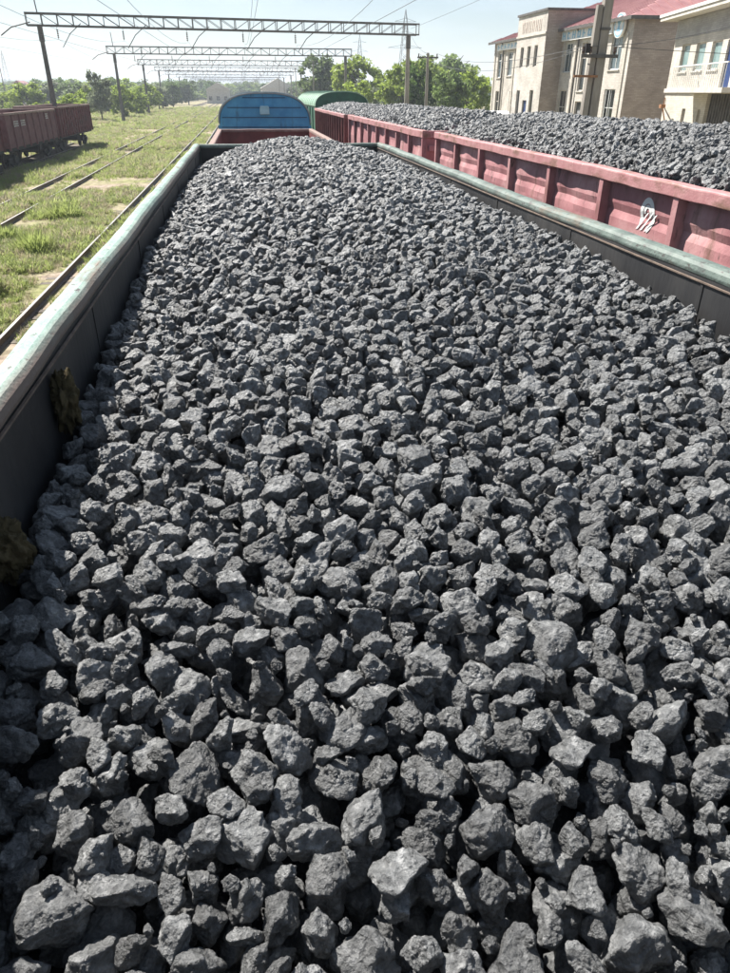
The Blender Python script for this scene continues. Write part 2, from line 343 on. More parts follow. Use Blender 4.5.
# tracks: own track, neighbours
OWN_CX, RED_CX = .74, 5.58
TRACKS = {'own': OWN_CX, 'red': RED_CX, 'near': -4.24, 'mid': -9.68, 'far': -15.05}
prof = [(-.075,0),(.075,0),(.075,.02),(.012,.045),(.012,.135),(.036,.15),(.036,.178),(-.036,.178),(-.036,.15),(-.012,.135),(-.012,.045),(-.075,.02)]
def track(cx_, y0, y1, sleepers, sink, label, ballast=True):
    t = empty('railway_track', (cx_, 0, 0)); tag(t, label, kind='structure')
    for s in (-.76, .76):
        r = MB().extrude([(s+a, b-sink) for a, b in prof], 'y', y0, y1).build('rail', M['rail'], t)
        MB().box(s-.03, s+.03, y0, y1, .1781-sink, .181-sink).build('worn_rail_head', M['railtop'], r)
    secs = []
    k = 0
    y = y0
    while y <= y1:
        e = .12*mnoise.noise(Vector((cx_, y*.6, 0)))
        secs.append([(-1.75-e, y, -.05), (-1.25-e, y, .03-sink*.2), (1.25+e, y, .03-sink*.2), (1.75+e, y, -.05)]); y += 1.0 if y < 60 else 8
    if ballast: MB().sweep(secs).build('ballast', M['ballast'], t)
    me = MB().box(-1.3, 1.3, -.12, .12, -.08, .055).mesh('sleeper', M['sleeper'])
    for i in range(sleepers):
        link_mesh('sleeper', me, t, (random.uniform(-.05,.05), y0 + 14 + i*.56 if y0 < -5 else y0+i*.56, random.uniform(-.075,-.035)), (0,0,random.uniform(-.02,.02)))
    return t
track(TRACKS['own'], -20, 620, 40, 0, 'railway track under the teal rimmed coal wagon')
track(TRACKS['red'], -20, 620, 40, 0, 'railway track under the row of red coal wagons')
track(TRACKS['near'], -10, 620, 110, .0, 'rusty railway track next to the teal rimmed coal wagon', ballast=False)
track(TRACKS['mid'], -10, 620, 60, .0, 'overgrown railway track in the grass, one over from the old maroon wagons', ballast=False)
track(TRACKS['far'], -10, 620, 40, .02, 'railway track under the old maroon wagons')

# ------------------------------------------------------------------ open wagons
wheel_me = MB().lathe_x((0,0,0), [(-.07,.475),(-.04,.51),(-.03,.475),(.07,.465),(.07,.40),(.03,.38),(.03,.16),(.09,.14),(.09,.06)], 24).mesh('wheel', M['wheel'])
def running_gear(root, L, floor_z, cxl=0.0):
    """two bogies, couplers, centre sill"""
    MB().box(-.18,.18,.15,L-.15,floor_z-.42,floor_z-.02).build('centre_sill', M['black'], root)
    for s in (-1,1): MB().box(s*1.38-.05,s*1.38+.05,.1,L-.1,floor_z-.2,floor_z-.02).build('side_sill', M['black'], root)
    for yb in (1.95, L-1.95):
        bg_ = MB()
        bg_.box(-1.2,1.2,yb-.22,yb+.22,.55,floor_z-.44).build('bogie', M['black'], root)
        bo = [o for o in root.children if o.name.startswith('bogie')][-1]
        for s in (-1,1):
            x = s*1.02; fr = MB()
            fr.extrude([(yb-1.15,.62),(yb-.8,.52),(yb-.35,.30),(yb+.35,.30),(yb+.8,.52),(yb+1.15,.62),(yb+1.15,.78),(yb+.5,.86),(yb-.5,.86),(yb-1.15,.78)], 'x', x-.07, x+.07)
            for k in (-.16,0,.16): fr.lathe_x((x, yb+k, .55), [(-.1,.06),(.1,.06)], 10)
            fr.build('side_frame', M['black'], bo)
        for ya in (yb-.925, yb+.925):
            MB().tube([(-1.05,ya,.656),(1.05,ya,.656)], .08, 8).build('axle', M['wheel'], bo)
            for s in (-1,1):
                link_mesh('wheel', wheel_me, bo, (s*.76, ya, .656), (0,0,0 if s > 0 else math.pi))
    for yc, s in ((0,-1),(L,1)):
        MB().box(-.11,.11,min(yc,yc+s*.42),max(yc,yc+s*.42),.95,1.2).box(-.2,.2,min(yc+s*.28,yc+s*.52),max(yc+s*.28,yc+s*.52),.9,1.25).build('coupler', M['black'], root, bevel=.03)

def rim_ring(xc, y, zt, w, h, rr, dx_=0, dz=0, n=4):
    pts = []
    for cxx, czz, a0 in ((xc+w/2-rr, zt-rr, 0), (xc-w/2+rr, zt-rr, 90), (xc-w/2+rr, zt-h+rr*.5, 180), (xc+w/2-rr, zt-h+rr*.5, 270)):
        r_ = rr if a0 < 180 else rr*.5
        if a0 >= 180: cxx = xc-w/2+r_ if a0 == 180 else xc+w/2-r_
        for k in range(n):
            a = R(a0 + 90*k/(n-1)); pts.append((cxx + r_*math.cos(a)+dx_, y, czz + r_*math.sin(a)+dz))
    return pts

def gondola(label, group, cx_, y0, rim_z, paint, rimmat, inmat, L=12.8, W=3.16, bulge=.0, wave=.004, npan=8, floor_z=1.42, rim_w=.15, rim_h=.14, ribw=.13, seam=True, seed=1, cat='coal wagon', inner_one=False, rr=.03, overhang=.10, panel_div=(10,8)):
    t = empty('open_wagon', (cx_, y0, 0)); tag(t, label, cat, group)
    hw = W/2
    rs = random.Random(seed)
    def nse(a, b, c=0): return mnoise.noise(Vector((a+seed*7.3, b+seed*3.1, c)))
    tail = rim_z - rim_h
    MB().box(-hw+overhang+.03, hw-overhang-.03, .06, L-.06, floor_z-.02, floor_z+.03).build('floor', inmat, t)
    ys = [L*i/npan for i in range(npan+1)]
    for s in (-1, 1):
        # each panel between two posts: a pressed sheet, dented, with its own thickness
        for i in range(npan):
            nu, nv = panel_div; grid = []; a, b = ys[i]+.002, ys[i+1]-.002
            if i == 0: a = .055
            if i == npan-1: b = L-.055
            for v in range(nv+1):
                for u in range(nu+1):
                    fu, fv = u/nu, v/nv
                    y = a+(b-a)*fu; z = floor_z + (tail-floor_z+.01)*fv
                    off = bulge*math.sin(math.pi*fu)*math.sin(math.pi*fv)*(.6+.8*nse(i*2.1, s*3)) + bulge*(.55*nse(y*1.7, z*2.2, s*4)+.2*nse(y*4.1, z*4.6, s*6))*min(1, 5*fu, 5*(1-fu))
                    if seed == 5 and s < 0 and i == 2: off *= .2
                    if seam and abs(fv-.86) < .024: off -= .022
                    grid.append((s*(hw-overhang+off), y, z))
            fs_ = [(v*(nu+1)+u, v*(nu+1)+u+1, (v+1)*(nu+1)+u+1, (v+1)*(nu+1)+u) for v in range(nv) for u in range(nu)]
            n0 = len(grid)
            back = [(p[0]-s*.016, p[1], p[2]) for p in grid]
            m = MB(); m.add(grid+back, fs_ + [tuple(k+n0 for k in f[::-1]) for f in fs_])
            bd = [u for u in range(nu+1)] + [v*(nu+1)+nu for v in range(1, nv+1)] + [nv*(nu+1)+u for u in range(nu-1,-1,-1)] + [v*(nu+1) for v in range(nv-1,0,-1)]
            m.add([], [])
            m.f += [(bd[k], bd[(k+1) % len(bd)], bd[(k+1) % len(bd)]+n0, bd[k]+n0) for k in range(len(bd))]
            m.build('panel', paint, t, smooth=False)
        # inner lining of the side
        nI = 64; sec = []
        for k in range(nI+1):
            y = .06+(L-.12)*k/nI; wob = .006*nse(y*.9, 5, s)
            x = s*(hw-overhang-.036+wob-.002)
            sec.append([(x, y, floor_z+.032), (x - s*.004, y, floor_z+1.0), (x, y, tail+.012), (x+s*.008, y, tail+.012), (x+s*.008, y, floor_z+.032)])
        MB().sweep(sec).build('side_lining', inmat, t)
        # posts
        for i in range(npan+1):
            y = min(max(ys[i], ribw/2+.004), L-ribw/2-.004)
            x0, x1 = hw-overhang-.012, hw-.012
            p = MB().extrude([(y-ribw/2, 0), (y+ribw/2, 0), (y+ribw/2*.72, 1), (y-ribw/2*.72, 1)], 'z', floor_z-.12, tail+.004)
            p.v = [(s*(x0+(x1-x0)*v_[1]), v_[0], v_[2]) for v_ in p.v]
            p.build('post', paint, t)
        # rim along the side
        rings = []; K = 100
        for k in range(K+1):
            y = -.01 + (L+.02)*k/K
            dd = wave*(1.6*nse(y*.55, 1, s) + .7*nse(y*2.2, 2, s)); dz = wave*(1.2*nse(y*.6, 9, s) + .5*nse(y*2.6, 8, s))
            rings.append(rim_ring(s*(hw-rim_w/2), y, rim_z, rim_w, rim_h, rr, dd, dz))
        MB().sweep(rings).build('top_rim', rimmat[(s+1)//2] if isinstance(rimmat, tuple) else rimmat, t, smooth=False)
        if inner_one:
            for i in range(1, npan): MB().box(min(s*(hw-overhang-.043),s*(hw-overhang-.03)), max(s*(hw-overhang-.043),s*(hw-overhang-.03)), ys[i]-.012, ys[i]+.012, floor_z+.04, tail-.02).build('weld_seam', inmat, t)
            lip = MB()
            x = s*(hw-rim_w)
            sec = []
            for k in range(65):
                y = .1+(L-.2)*k/64; d = .004*nse(y*1.3, 4, s)
                sec.append([(x+s*.004, y, tail-.004), (x-s*(.004+d), y, tail-.005), (x-s*(.004+d), y, tail-.012), (x+s*.004, y, tail-.016)])
            lip.sweep(sec).build('inner_lip', M['lip'], t)
    for yw, s in ((0,-1),(L,1)):
        e = MB().box(-hw+overhang+.012, hw-overhang-.012, min(yw-s*.03, yw-s*.055), max(yw-s*.03, yw-s*.055), floor_z, tail+.008).build('end_wall', paint, t)
        nI = 6
        for k in range(4):
            z = floor_z+.15+k*(tail-floor_z-.2)/3.4
            MB().box(-hw+.16, hw-.16, min(yw-s*.03, yw+s*.045), max(yw-s*.03, yw+s*.045), z, z+.12).build('end_rib', paint, e, bevel=.012)
        yi = yw-s*.06
        MB().box(-hw+overhang+.045, hw-overhang-.045, min(yi-s*.002,yi-s*.01), max(yi-s*.002,yi-s*.01), floor_z+.032, tail+.006).build('end_lining', inmat, t)
        secs = [[(q[1], yw-s*rim_w*.36+(q[0]), q[2]) for q in rim_ring(0, -hw+rim_w*.9+(W-1.8*rim_w)*k/24, rim_z-.004, rim_w*.85, rim_h*.95, rr, .3*wave*nse(k*.4,2,s), .8*wave*nse(k*.3,3,s))] for k in range(25)]
        MB().sweep(secs).build('top_rim', rimmat[1] if isinstance(rimmat, tuple) else rimmat, t)
    running_gear(t, L, floor_z)
    return t

RIM = CAM_Z - .74
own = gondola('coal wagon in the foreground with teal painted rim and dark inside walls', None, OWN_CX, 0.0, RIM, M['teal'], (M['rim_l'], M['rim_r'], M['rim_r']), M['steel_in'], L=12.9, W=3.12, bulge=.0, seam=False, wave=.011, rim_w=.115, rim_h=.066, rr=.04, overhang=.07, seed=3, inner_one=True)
A = gondola('faded red wagon heaped with coal, nearest the camera, white emblem on its side', 'red coal wagons on the right hand track', RED_CX, 3.42, RIM, M['pink'], M['pink2'], M['steel_in'], bulge=.075, wave=.014, rim_w=.14, rim_h=.12, rr=.02, seed=5, panel_div=(18,28))
B = gondola('faded red coal wagon behind the one with the white emblem', 'red coal wagons on the right hand track', RED_CX-.02, 17.3, RIM-.02, M['pink'], M['pink2'], M['steel_in'], bulge=.05, wave=.012, rim_w=.14, rim_h=.15, rr=.02, seed=9)
Cw = gondola('dark maroon coal wagon with close set posts, in front of the green boxcar', 'red coal wagons on the right hand track', RED_CX-.03, 31.2, RIM-.05, M['maroon'], M['pink2'], M['steel_in'], bulge=.03, wave=.008, npan=14, ribw=.10, seam=False, rim_w=.14, rim_h=.12, rr=.02, seed=12, panel_div=(4,4))
D = gondola('empty red wagon between the teal rimmed coal wagon and the blue boxcar', None, OWN_CX, 14.0, CAM_Z-1.10, M['maroon'], M['dusty_rim'], M['maroon'], rim_h=.09, W=3.2, bulge=.03, wave=.008, seed=14, panel_div=(4,4), cat='wagon')
for (lab, y0, rz_, pm, rm, npn, sd) in (
        ('maroon wagon cut by the left photo edge, nearest of the old row', 34.3, 3.22, M['old_maroon'], M['dusty_rim'], 8, 21),
        ('dusty pale maroon wagon with white markings, middle of the old maroon row', 48.1, 3.26, M['dusty_maroon'], M['dusty_rim'], 8, 22),
        ('dark maroon wagon with close set posts, farthest of the old row by the gantry pole', 61.9, 3.38, M['old_maroon'], M['dusty_rim'], 15, 23)):
    w = gondola(lab, 'old maroon wagons in the grass', TRACKS['far'], y0, rz_, pm, rm, M['maroon'], bulge=.02, npan=npn, ribw=.12 if npn == 8 else .16, seam=False, seed=sd, rim_w=.13, rim_h=.13, panel_div=(4,4), cat='wagon')
    if sd == 22:     # stencilled numbers, worn to strokes
        for pan, z0, kinds in ((1, 2.75, 4), (2, 2.75, 4), (6, 2.95, 3)):
            for k in range(kinds):
                y = 12.8/8*pan+.4+k*.26
                m = MB()
                for q in range(3): m.box(1.492+.004, 1.500, y-.08, y+.08, z0-.0-q*.13, z0-.0-q*.13+.05)
                m.box(1.492+.004, 1.500, y-.08, y-.035, z0-.26, z0+.05)
                m.build('stencil_mark', M['white'], w)

# white oval emblem on the near red wagon: a ring, a loop inside it and three slanting bars
em = MB()
xe = 4.0 - RED_CX + .10 - .062
def ring(cy, cz, ry, rz_, wd, a0, a1, n=28, tilt=0):
    vs_, fs_ = [], []
    for k in range(n+1):
        a = R(a0+(a1-a0)*k/n)
        for q, dd in ((0, 0), (1, wd)):
            y, z = (ry-dd)*math.cos(a), (rz_-dd)*math.sin(a)
            y, z = y+z*tilt, z
            vs_.append((0, cy+y, cz+z))
    for k in range(n): fs_.append((2*k, 2*k+1, 2*k+3, 2*k+2))
    em.add(vs_, fs_)
ecy, ecz = 7.24-3.42, CAM_Z-1.115
ring(ecy, ecz, .15, .175, .06, -35, 250)
ring(ecy-.005, ecz+.02, .075, .085, .035, -10, 215)
for k in range(3):
    y0_ = ecy+.13-k*.085
    em.add([(0, y0_, ecz-.15), (0, y0_+.045, ecz-.16), (0, y0_-.13, ecz+.02), (0, y0_-.17, ecz+.035)], [(0,1,2,3)])
em.v = [(xe-.004, y, z) for (x, y, z) in em.v]
em_o = em.build('emblem', M['white'], A, fix=False)
sw = em_o.modifiers.new('follow_panel', 'SHRINKWRAP'); sw.wrap_method = 'PROJECT'; sw.use_project_x = True; sw.use_project_y = False; sw.use_project_z = False; sw.use_negative_direction = True; sw.use_positive_direction = True; sw.offset = .006
sw.target = [o for o in A.children if o.name.startswith('panel')][2]

# ------------------------------------------------------------------ boxcars
def boxcar(label, cx_, y0, L, hw, z_top, z_sh, paint, roofm, boxm=None, ribm=None):
    t = empty('boxcar', (cx_, y0, 0)); tag(t, label, 'boxcar')
    def arc(h, n=22):
        pts = []
        for k in range(n+1):
            a = math.pi*k/n
            pts.append((h*math.copysign(abs(math.cos(a))**.72, math.cos(a)), z_sh+(z_top-z_sh)*math.sin(a)**.85))
        return pts
    fl = 1.3
    for s in (-1,1):
        MB().box(min(s*hw,s*(hw-.05)), max(s*hw,s*(hw-.05)), .05, L-.05, fl, z_sh+.02).build('side_wall', paint, t)
        for k in range(9):
            y = .15+(L-.3)*k/8
            MB().box(min(s*(hw+.002),s*(hw+.06)), max(s*(hw+.002),s*(hw+.06)), y-.05, y+.05, fl, z_sh-.05).build('post', paint, t)
        MB().box(min(s*(hw+.003),s*(hw+.07)), max(s*(hw+.003),s*(hw+.07)), L/2-1, L/2+1, fl+.05, z_sh-.15).build('door', paint, t)
    for yw, s in ((0,1),(L,-1)):
        e = MB().extrude([(-hw+.002,fl)]+[(hw-.002,fl)]+arc(hw-.004), 'y', min(yw+s*.002,yw+s*.05), max(yw+s*.002,yw+s*.05)).build('end_wall', paint, t)
        for k in range(11):        # horizontal boards of the end, edges proud
            z = fl+.2+k*.30
            if z > z_top-.12: break
            w = hw-.05 if z < z_sh else (hw-.06)*math.sqrt(max(.02, 1-((z+.02-z_sh)/(z_top-z_sh))**2.1))
            MB().box(-w, w, min(yw-s*.016,yw), max(yw-s*.016,yw), z, z+.03).build('end_rib', ribm or paint, e)
    ao = arc(hw+.05); ai = arc(hw+.012)
    rs_ = []
    n = len(ao)
    m = MB()
    for y in (-.06, L+.06):
        rs_.append([(p[0], y, p[1]+.035) for p in ao] + [(p[0], y, p[1]+.004) for p in ai[::-1]])
    m.sweep(rs_).build('roof', roofm, t, smooth=False)
    for k in range(12):
        y = .5+(L-1)*k/11
        rr_ = MB(); pts = [(p[0], y, p[1]+.045) for p in arc(hw+.045)]
        rr_.tube(pts, .022, 5).build('roof_seam', roofm, t)
    if boxm:
        v = MB().box(-.16,.16,-.2,0,z_top-.62,z_top-.42).extrude([(-.16,z_top-.42),(.16,z_top-.42),(.13,z_top-.36),(-.13,z_top-.36)], 'y', -.2, 0).build('vent_hood', boxm, t, bevel=.015)
    MB().box(-hw+.01,hw-.01,.06,L-.06,fl-.05,fl+.02).build('floor', M['black'], t)
    running_gear(t, L, fl)
    return t
boxcar('blue boxcar with arched roof and small pale vent box on its end wall', OWN_CX+.03, 27.7, 14.7, 1.55, CAM_Z-.07, CAM_Z-.98, M['blue'], M['grey_roof'], M['paleblue'], M['bluegap'])
boxcar('dark green boxcar with pale green roof behind the row of red coal wagons', RED_CX+.1, 45.4, 14.7, 1.5, CAM_Z-.02, CAM_Z-.75, M['green'], M['green_roof'])

# ------------------------------------------------------------------ coal
def ico(sub):
    bm = bmesh.new(); bmesh.ops.create_icosphere(bm, subdivisions=sub, radius=1)
    v = np.array([x.co[:] for x in bm.verts]); f = [[w.index for w in p.verts] for p in bm.faces]; bm.free(); return v, f
IV, IF = ico(5)                          # 2562 points
NVAR = 44
def lump_shape(k):
    r_ = np.random.default_rng(100+k)
    n = int(r_.integers(8, 13)); nor = []
    while len(nor) < n:
        c = r_.normal(size=3); c /= np.linalg.norm(c)
        if all(c @ q < .72 for q in nor): nor.append(c)
        elif r_.random() < .02: nor.append(c)
    nor = np.array(nor); d = r_.uniform(.66, 1.0, n)
    dt = IV @ nor.T
    rad = np.where(dt > .06, d / np.maximum(dt, .06), 9.)
    kk = 27.
    rm = -np.log(np.exp(-kk*np.minimum(rad, 3)).sum(1) + math.exp(-kk*1.3))/kk
    for b in range(int(r_.integers(0, 3))):         # broken-out bites
        c = r_.normal(size=3); c /= np.linalg.norm(c); c *= r_.uniform(.95, 1.2); br = r_.uniform(.32, .55)
        P = IV*rm[:, None]; dd = np.linalg.norm(P-c, axis=1)
        rm = rm - np.clip(br-dd, 0, None)*.75
    P = IV*rm[:, None]
    s = np.array([1.0, r_.uniform(.72, 1.0), r_.uniform(.62, .92)])
    if k % 9 == 0: s[0] = 1.3
    P = P*s
    o = Vector((k*13.7, k*5.1, 0))
    disp = []
    for p in P:
        q = Vector(p)
        w = q + .25*mnoise.noise_vector(q*1.9+o)
        f = mnoise.voronoi(w*2.3+o)[0]
        disp.append(.08*mnoise.noise(q*1.7+o) - .135*(f[0]-.35) + .05*min(.5, f[1]-f[0]) + .045*(.3-abs(mnoise.noise(q*6.5+o))) + .022*mnoise.noise(q*15+o))
    disp = np.array(disp)
    P = P + IV*disp[:, None]
    P -= (P.max(0)+P.min(0))/2
    P /= np.abs(P).max()*1.0
    return P
LV = [lump_shape(k) for k in range(NVAR)]        # unit half-length along the longest axis
lump_meshes = []
lump_coll = bpy.data.collections.new('coal_lump_shapes')
for k in range(NVAR):
    me = bpy.data.meshes.new('coal_lump'); me.from_pydata(LV[k].tolist(), [], IF); me.materials.append(M['coal'])
    me.polygons.foreach_set('use_smooth', [True]*len(me.polygons)); me.update(); lump_meshes.append(me)
    lump_coll.objects.link(bpy.data.objects.new('coal_lump_shape_%02d' % k, me))
LDIM = [np.sort(np.ptp(v, axis=0))[::-1] for v in LV]

def scatter(name, pts, rots, scls, vids, coll):
    """one object that places shared shapes at points"""
    me = bpy.data.meshes.new(name); me.from_pydata([tuple(p) for p in pts], [], [])
    a = me.attributes.new('rot', 'FLOAT_VECTOR', 'POINT'); a.data.foreach_set('vector', np.asarray(rots, dtype=np.float32).ravel())
    a = me.attributes.new('scl', 'FLOAT_VECTOR', 'POINT'); sc_ = np.asarray(scls, dtype=np.float32)
    if sc_.ndim == 1: sc_ = np.repeat(sc_[:, None], 3, 1)
    a.data.foreach_set('vector', sc_.ravel())
    a = me.attributes.new('vid', 'INT', 'POINT'); a.data.foreach_set('value', np.asarray(vids, dtype=np.int32))
    o = bpy.data.objects.new(name, me); C.objects.link(o)
    g = bpy.data.node_groups.new(name+'_scatter', 'GeometryNodeTree')
    g.interface.new_socket('Geometry', in_out='INPUT', socket_type='NodeSocketGeometry'); g.interface.new_socket('Geometry', in_out='OUTPUT', socket_type='NodeSocketGeometry')
    n, l = g.nodes, g.links
    gi, go = n.new('NodeGroupInput'), n.new('NodeGroupOutput')
    ip = n.new('GeometryNodeInstanceOnPoints'); ci = n.new('GeometryNodeCollectionInfo')
    ci.inputs['Collection'].default_value = coll; ci.inputs['Separate Children'].default_value = True; ci.inputs['Reset Children'].default_value = True
    def att(nm, ty):
        x = n.new('GeometryNodeInputNamedAttribute'); x.data_type = ty; x.inputs['Name'].default_value = nm; return [s for s in x.outputs if s.enabled][0]
    er = n.new('FunctionNodeEulerToRotation')
    l.new(gi.outputs[0], ip.inputs['Points']); l.new(ci.outputs[0], ip.inputs['Instance']); ip.inputs['Pick Instance'].default_value = True
    l.new(att('vid', 'INT'), ip.inputs['Instance Index']); l.new(att('rot', 'FLOAT_VECTOR'), er.inputs[0]); l.new(er.outputs[0], ip.inputs['Rotation'])
    l.new(att('scl', 'FLOAT_VECTOR'), ip.inputs['Scale']); l.new(ip.outputs[0], go.inputs[0])
    m = o.modifiers.new('scatter', 'NODES'); m.node_group = g
    return o

LIB = []
for k in range(360):
    vid_ = k % NVAR; e_ = rng.uniform(-math.pi, math.pi, 3); Mx_ = np.array(Euler(e_).to_matrix())
    V_ = LV[vid_][:642] @ Mx_.T; LIB.append((vid_, e_, V_, V_[:162].copy()))
def deposit(x0, x1, y0, y1, T, cell=.01, spacing=.075, passes=6, smin=.034, smax=.077, skip=None, depth=.18, seed=0, cand=5, sub=1, chips=0):
    """drop lumps one by one onto a height field so that each rests on those below, until the heap has the shape T(x, y)"""
    r_ = np.random.default_rng(seed)
    nx, ny = int((x1-x0)/cell), int((y1-y0)/cell)
    pad = 18
    gx = x0+(np.arange(nx)+.5)*cell; gy = y0+(np.arange(ny)+.5)*cell
    TT = T(gx[None, :], gy[:, None])
    H = np.full((ny+2*pad, nx+2*pad), 1e3); H[pad:-pad, pad:-pad] = TT-depth
    TP = np.full_like(H, -1e3); TP[pad:-pad, pad:-pad] = TT
    ID = np.full(H.shape, -1, dtype=np.int32)
    out = []
    for ps in range(passes+chips):
        chip = ps >= passes
        P = []
        y = y0
        sp = .034 if chip else spacing*(1 if ps < passes-2 else .8)
        while y < (min(y1, 5.0) if chip else y1):
            x = x0
            while x < x1: P.append((x+r_.random()*sp, y+r_.random()*sp)); x += sp
            y += sp
        r_.shuffle(P)
        for (px_, py_) in P:
            if skip is not None and skip(px_, py_): continue
            i, j = int((py_-y0)/cell)+pad, int((px_-x0)/cell)+pad
            if i < pad+1 or j < pad+1 or i >= ny+pad-1 or j >= nx+pad-1: continue
            loc = H[i-1:i+2, j-1:j+2].mean(); gap = TP[i, j]-loc
            if gap < (.03 if chip else .012) or (chip and r_.random() < .35): continue
            top = min(smax, max(smin*1.2, gap*1.1)) if ps >= passes-2 else smax
            s = smin + (top-smin)*r_.beta(2.4, 2.6) if top > smin else smin
            if r_.random() < .02 and ps < passes-2: s = min(s*1.3, smax*1.1)
            if chip: s = r_.uniform(.009, .022)
            best = None
            for c in range(1 if chip else cand):
                if c % 2 == 0:
                    lb = LIB[int(r_.random()*360)]; vid, eul = lb[0], lb[1]; V = lb[2 if sub == 1 else 3]*s
                ox, oy = px_+(r_.random()-.5)*.06, py_+(r_.random()-.5)*.06
                jx = ((V[:, 0]+ox-x0)/cell).astype(int)+pad; iy = ((V[:, 1]+oy-y0)/cell).astype(int)+pad
                a0, a1, b0, b1 = iy.min(), iy.max()+1, jx.min(), jx.max()+1
                if a0 < 0 or b0 < 0 or a1 > H.shape[0] or b1 > H.shape[1]: continue
                w = b1-b0; fl = (iy-a0)*w+(jx-b0)
                lo = np.full((a1-a0)*w, 1e3); np.minimum.at(lo, fl, V[:, 2])
                Hs = H[a0:a1, b0:b1].ravel(); ok = lo < 1e2
                d = (Hs-lo)[ok]
                zc = np.partition(d, -2)[-2] if len(d) > 6 else d.max()
                if zc > 50: continue
                zc -= .33*s
                score = zc + V[:, 2].max()*.6
                if best is None or score < best[0]: best = (score, vid, eul, ox, oy, zc, V, fl, (a0, a1, b0, b1), w)
            if best is None: continue
            _, vid, eul, ox, oy, zc, V, fl, (a0, a1, b0, b1), w = best
            if zc + V[:, 2].max() > TP[i, j] + .045: continue
            hi = np.full((a1-a0)*w, -1e3); np.maximum.at(hi, fl, V[:, 2]+zc)
            Hs = H[a0:a1, b0:b1]; hi = hi.reshape(Hs.shape); up_ = (hi > Hs) & (Hs < 100)
            Hs[up_] = hi[up_]; ID[a0:a1, b0:b1][up_] = len(out)
            out.append((ox, oy, zc, eul, s, vid))
    return out, H[pad:-pad, pad:-pad], ID[pad:-pad, pad:-pad], gx, gy

def bed(name, x0, x1, y0, y1, T, depth, label):
    nx, ny = 24, max(8, int((y1-y0)*6)); m = MB(); g = []
    xs = np.linspace(x0, x1, nx+1); ys_ = np.linspace(y0, y1, ny+1)
    ZZ = T(xs[None, :], ys_[:, None])-depth
    for j in range(ny+1):
        for i in range(nx+1): g.append((xs[i], ys_[j], ZZ[j, i]))
    m.add(g, [(j*(nx+1)+i, j*(nx+1)+i+1, (j+1)*(nx+1)+i+1, (j+1)*(nx+1)+i) for j in range(ny) for i in range(nx)])
    return tag(m.build(name, M['coal_bed'], fix=False), label, 'coal', kind='stuff')

def lowfreq(x, y, k):
    return .5*np.sin(1.9*x+.9*y+k)+.35*np.sin(-2.3*x+2.1*y+2.2*k)+.3*np.sin(4.1*x+3.3*y+.7*k)
XL, XR = OWN_CX-1.455, OWN_CX+1.455
def T_own(x, y):
    zl = np.interp(y, [0,.6,1.2,1.64,2.3,3.6,5.5,8,11,12.7], [-1.33,-1.26,-1.17,-1.11,-1.10,-1.01,-.94,-.96,-1.01,-1.07])
    zr = np.interp(y, [0,.8,1.8,3,4.3,6,9.5,12.7], [-1.40,-1.25,-1.10,-.98,-.925,-.90,-.89,-.90])
    zc = np.interp(y, [0,.6,1.2,1.9,3.2,5.3,8,11,12.2,12.8], [-1.46,-1.34,-1.19,-1.07,-.91,-.78,-.70,-.65,-.65,-.72])
    s = np.clip((x-XL)/(XR-XL), 0, 1)
    edge = zl*(1-s)+zr*s
    return CAM_Z + edge + (zc-edge)*np.sin(np.pi*s)**.95 + .022*lowfreq(x, y, 1)
EXX = .02
own_l, own_H, own_ID, gx, gy = deposit(XL+.02, XR-.02, .10, 12.78, T_own, cell=.012, spacing=.095, passes=6, seed=3, chips=1)
bed('coal_bed', XL-.005, XR+.005, .08, 12.82, T_own, .17, 'fine black coal under the lumps in the teal rimmed wagon')

# visible area of each lump as seen from the camera: the 300 largest become things of their own
cnt = np.zeros(len(own_l))
ii, jj = np.nonzero(own_ID >= 0)
Pw = np.stack([gx[jj], gy[ii], own_H[ii, jj]], 1)-np.array([0, 0, CAM_Z])
dz_ = Pw @ np.array(fwd); u_ = IW/2+FPX*(Pw @ np.array(rgt))/dz_; v_ = IH/2-FPX*(Pw @ np.array(upv))/dz_
inside = (dz_ > .1) & (u_ > 0) & (u_ < IW) & (v_ > 0) & (v_ < IH)
area = np.where(inside, (.012*FPX/np.maximum(dz_, .1))**2*np.abs(Pw[:, 2])/np.linalg.norm(Pw, axis=1), 0)
np.add.at(cnt, own_ID[ii, jj], area)
su = np.zeros(len(own_l)); sv = np.zeros(len(own_l))
np.add.at(su, own_ID[ii, jj], area*u_); np.add.at(sv, own_ID[ii, jj], area*v_)
order = np.argsort(-cnt)
near = set(order[:300].tolist())
med = np.median(cnt[order[:300]]); 
def words(q):
    q = int(round(q)); ones = 'zero one two three four five six seven eight nine ten eleven twelve thirteen fourteen fifteen sixteen seventeen eighteen nineteen'.split()
    if q < 20: return ones[q]
    tens = 'twenty thirty forty fifty sixty seventy eighty ninety'.split()[q//10-2]
    return tens + ('-'+ones[q % 10] if q % 10 else '')
for k in order[:300]:
    x, y, z, eul, s, vid = own_l[k]
    o = link_mesh('coal_lump', lump_meshes[vid], None, (x, y, z), tuple(eul), (s, s, s))
    d = LDIM[vid]
    shape = 'long' if d[0]/d[1] > 1.4 else 'flat' if d[1]/d[2] > 1.35 else 'blocky' if d[0]/d[2] < 1.35 else 'wedge shaped'
    size = 'large' if cnt[k] > 1.5*med else 'small' if cnt[k] < .75*med else 'medium'
    uu, vv = su[k]/cnt[k]/IW*100, sv[k]/cnt[k]/IH*100
    side = 'left edge' if uu < 50 else 'right edge'
    lab = '%s %s coal lump, %s percent in from the %s and %s percent up' % (size, shape, words(min(uu, 100-uu)), side, words(100-vv))
    tag(o, lab, 'coal lump', 'coal lumps in the foreground of the teal rimmed wagon')
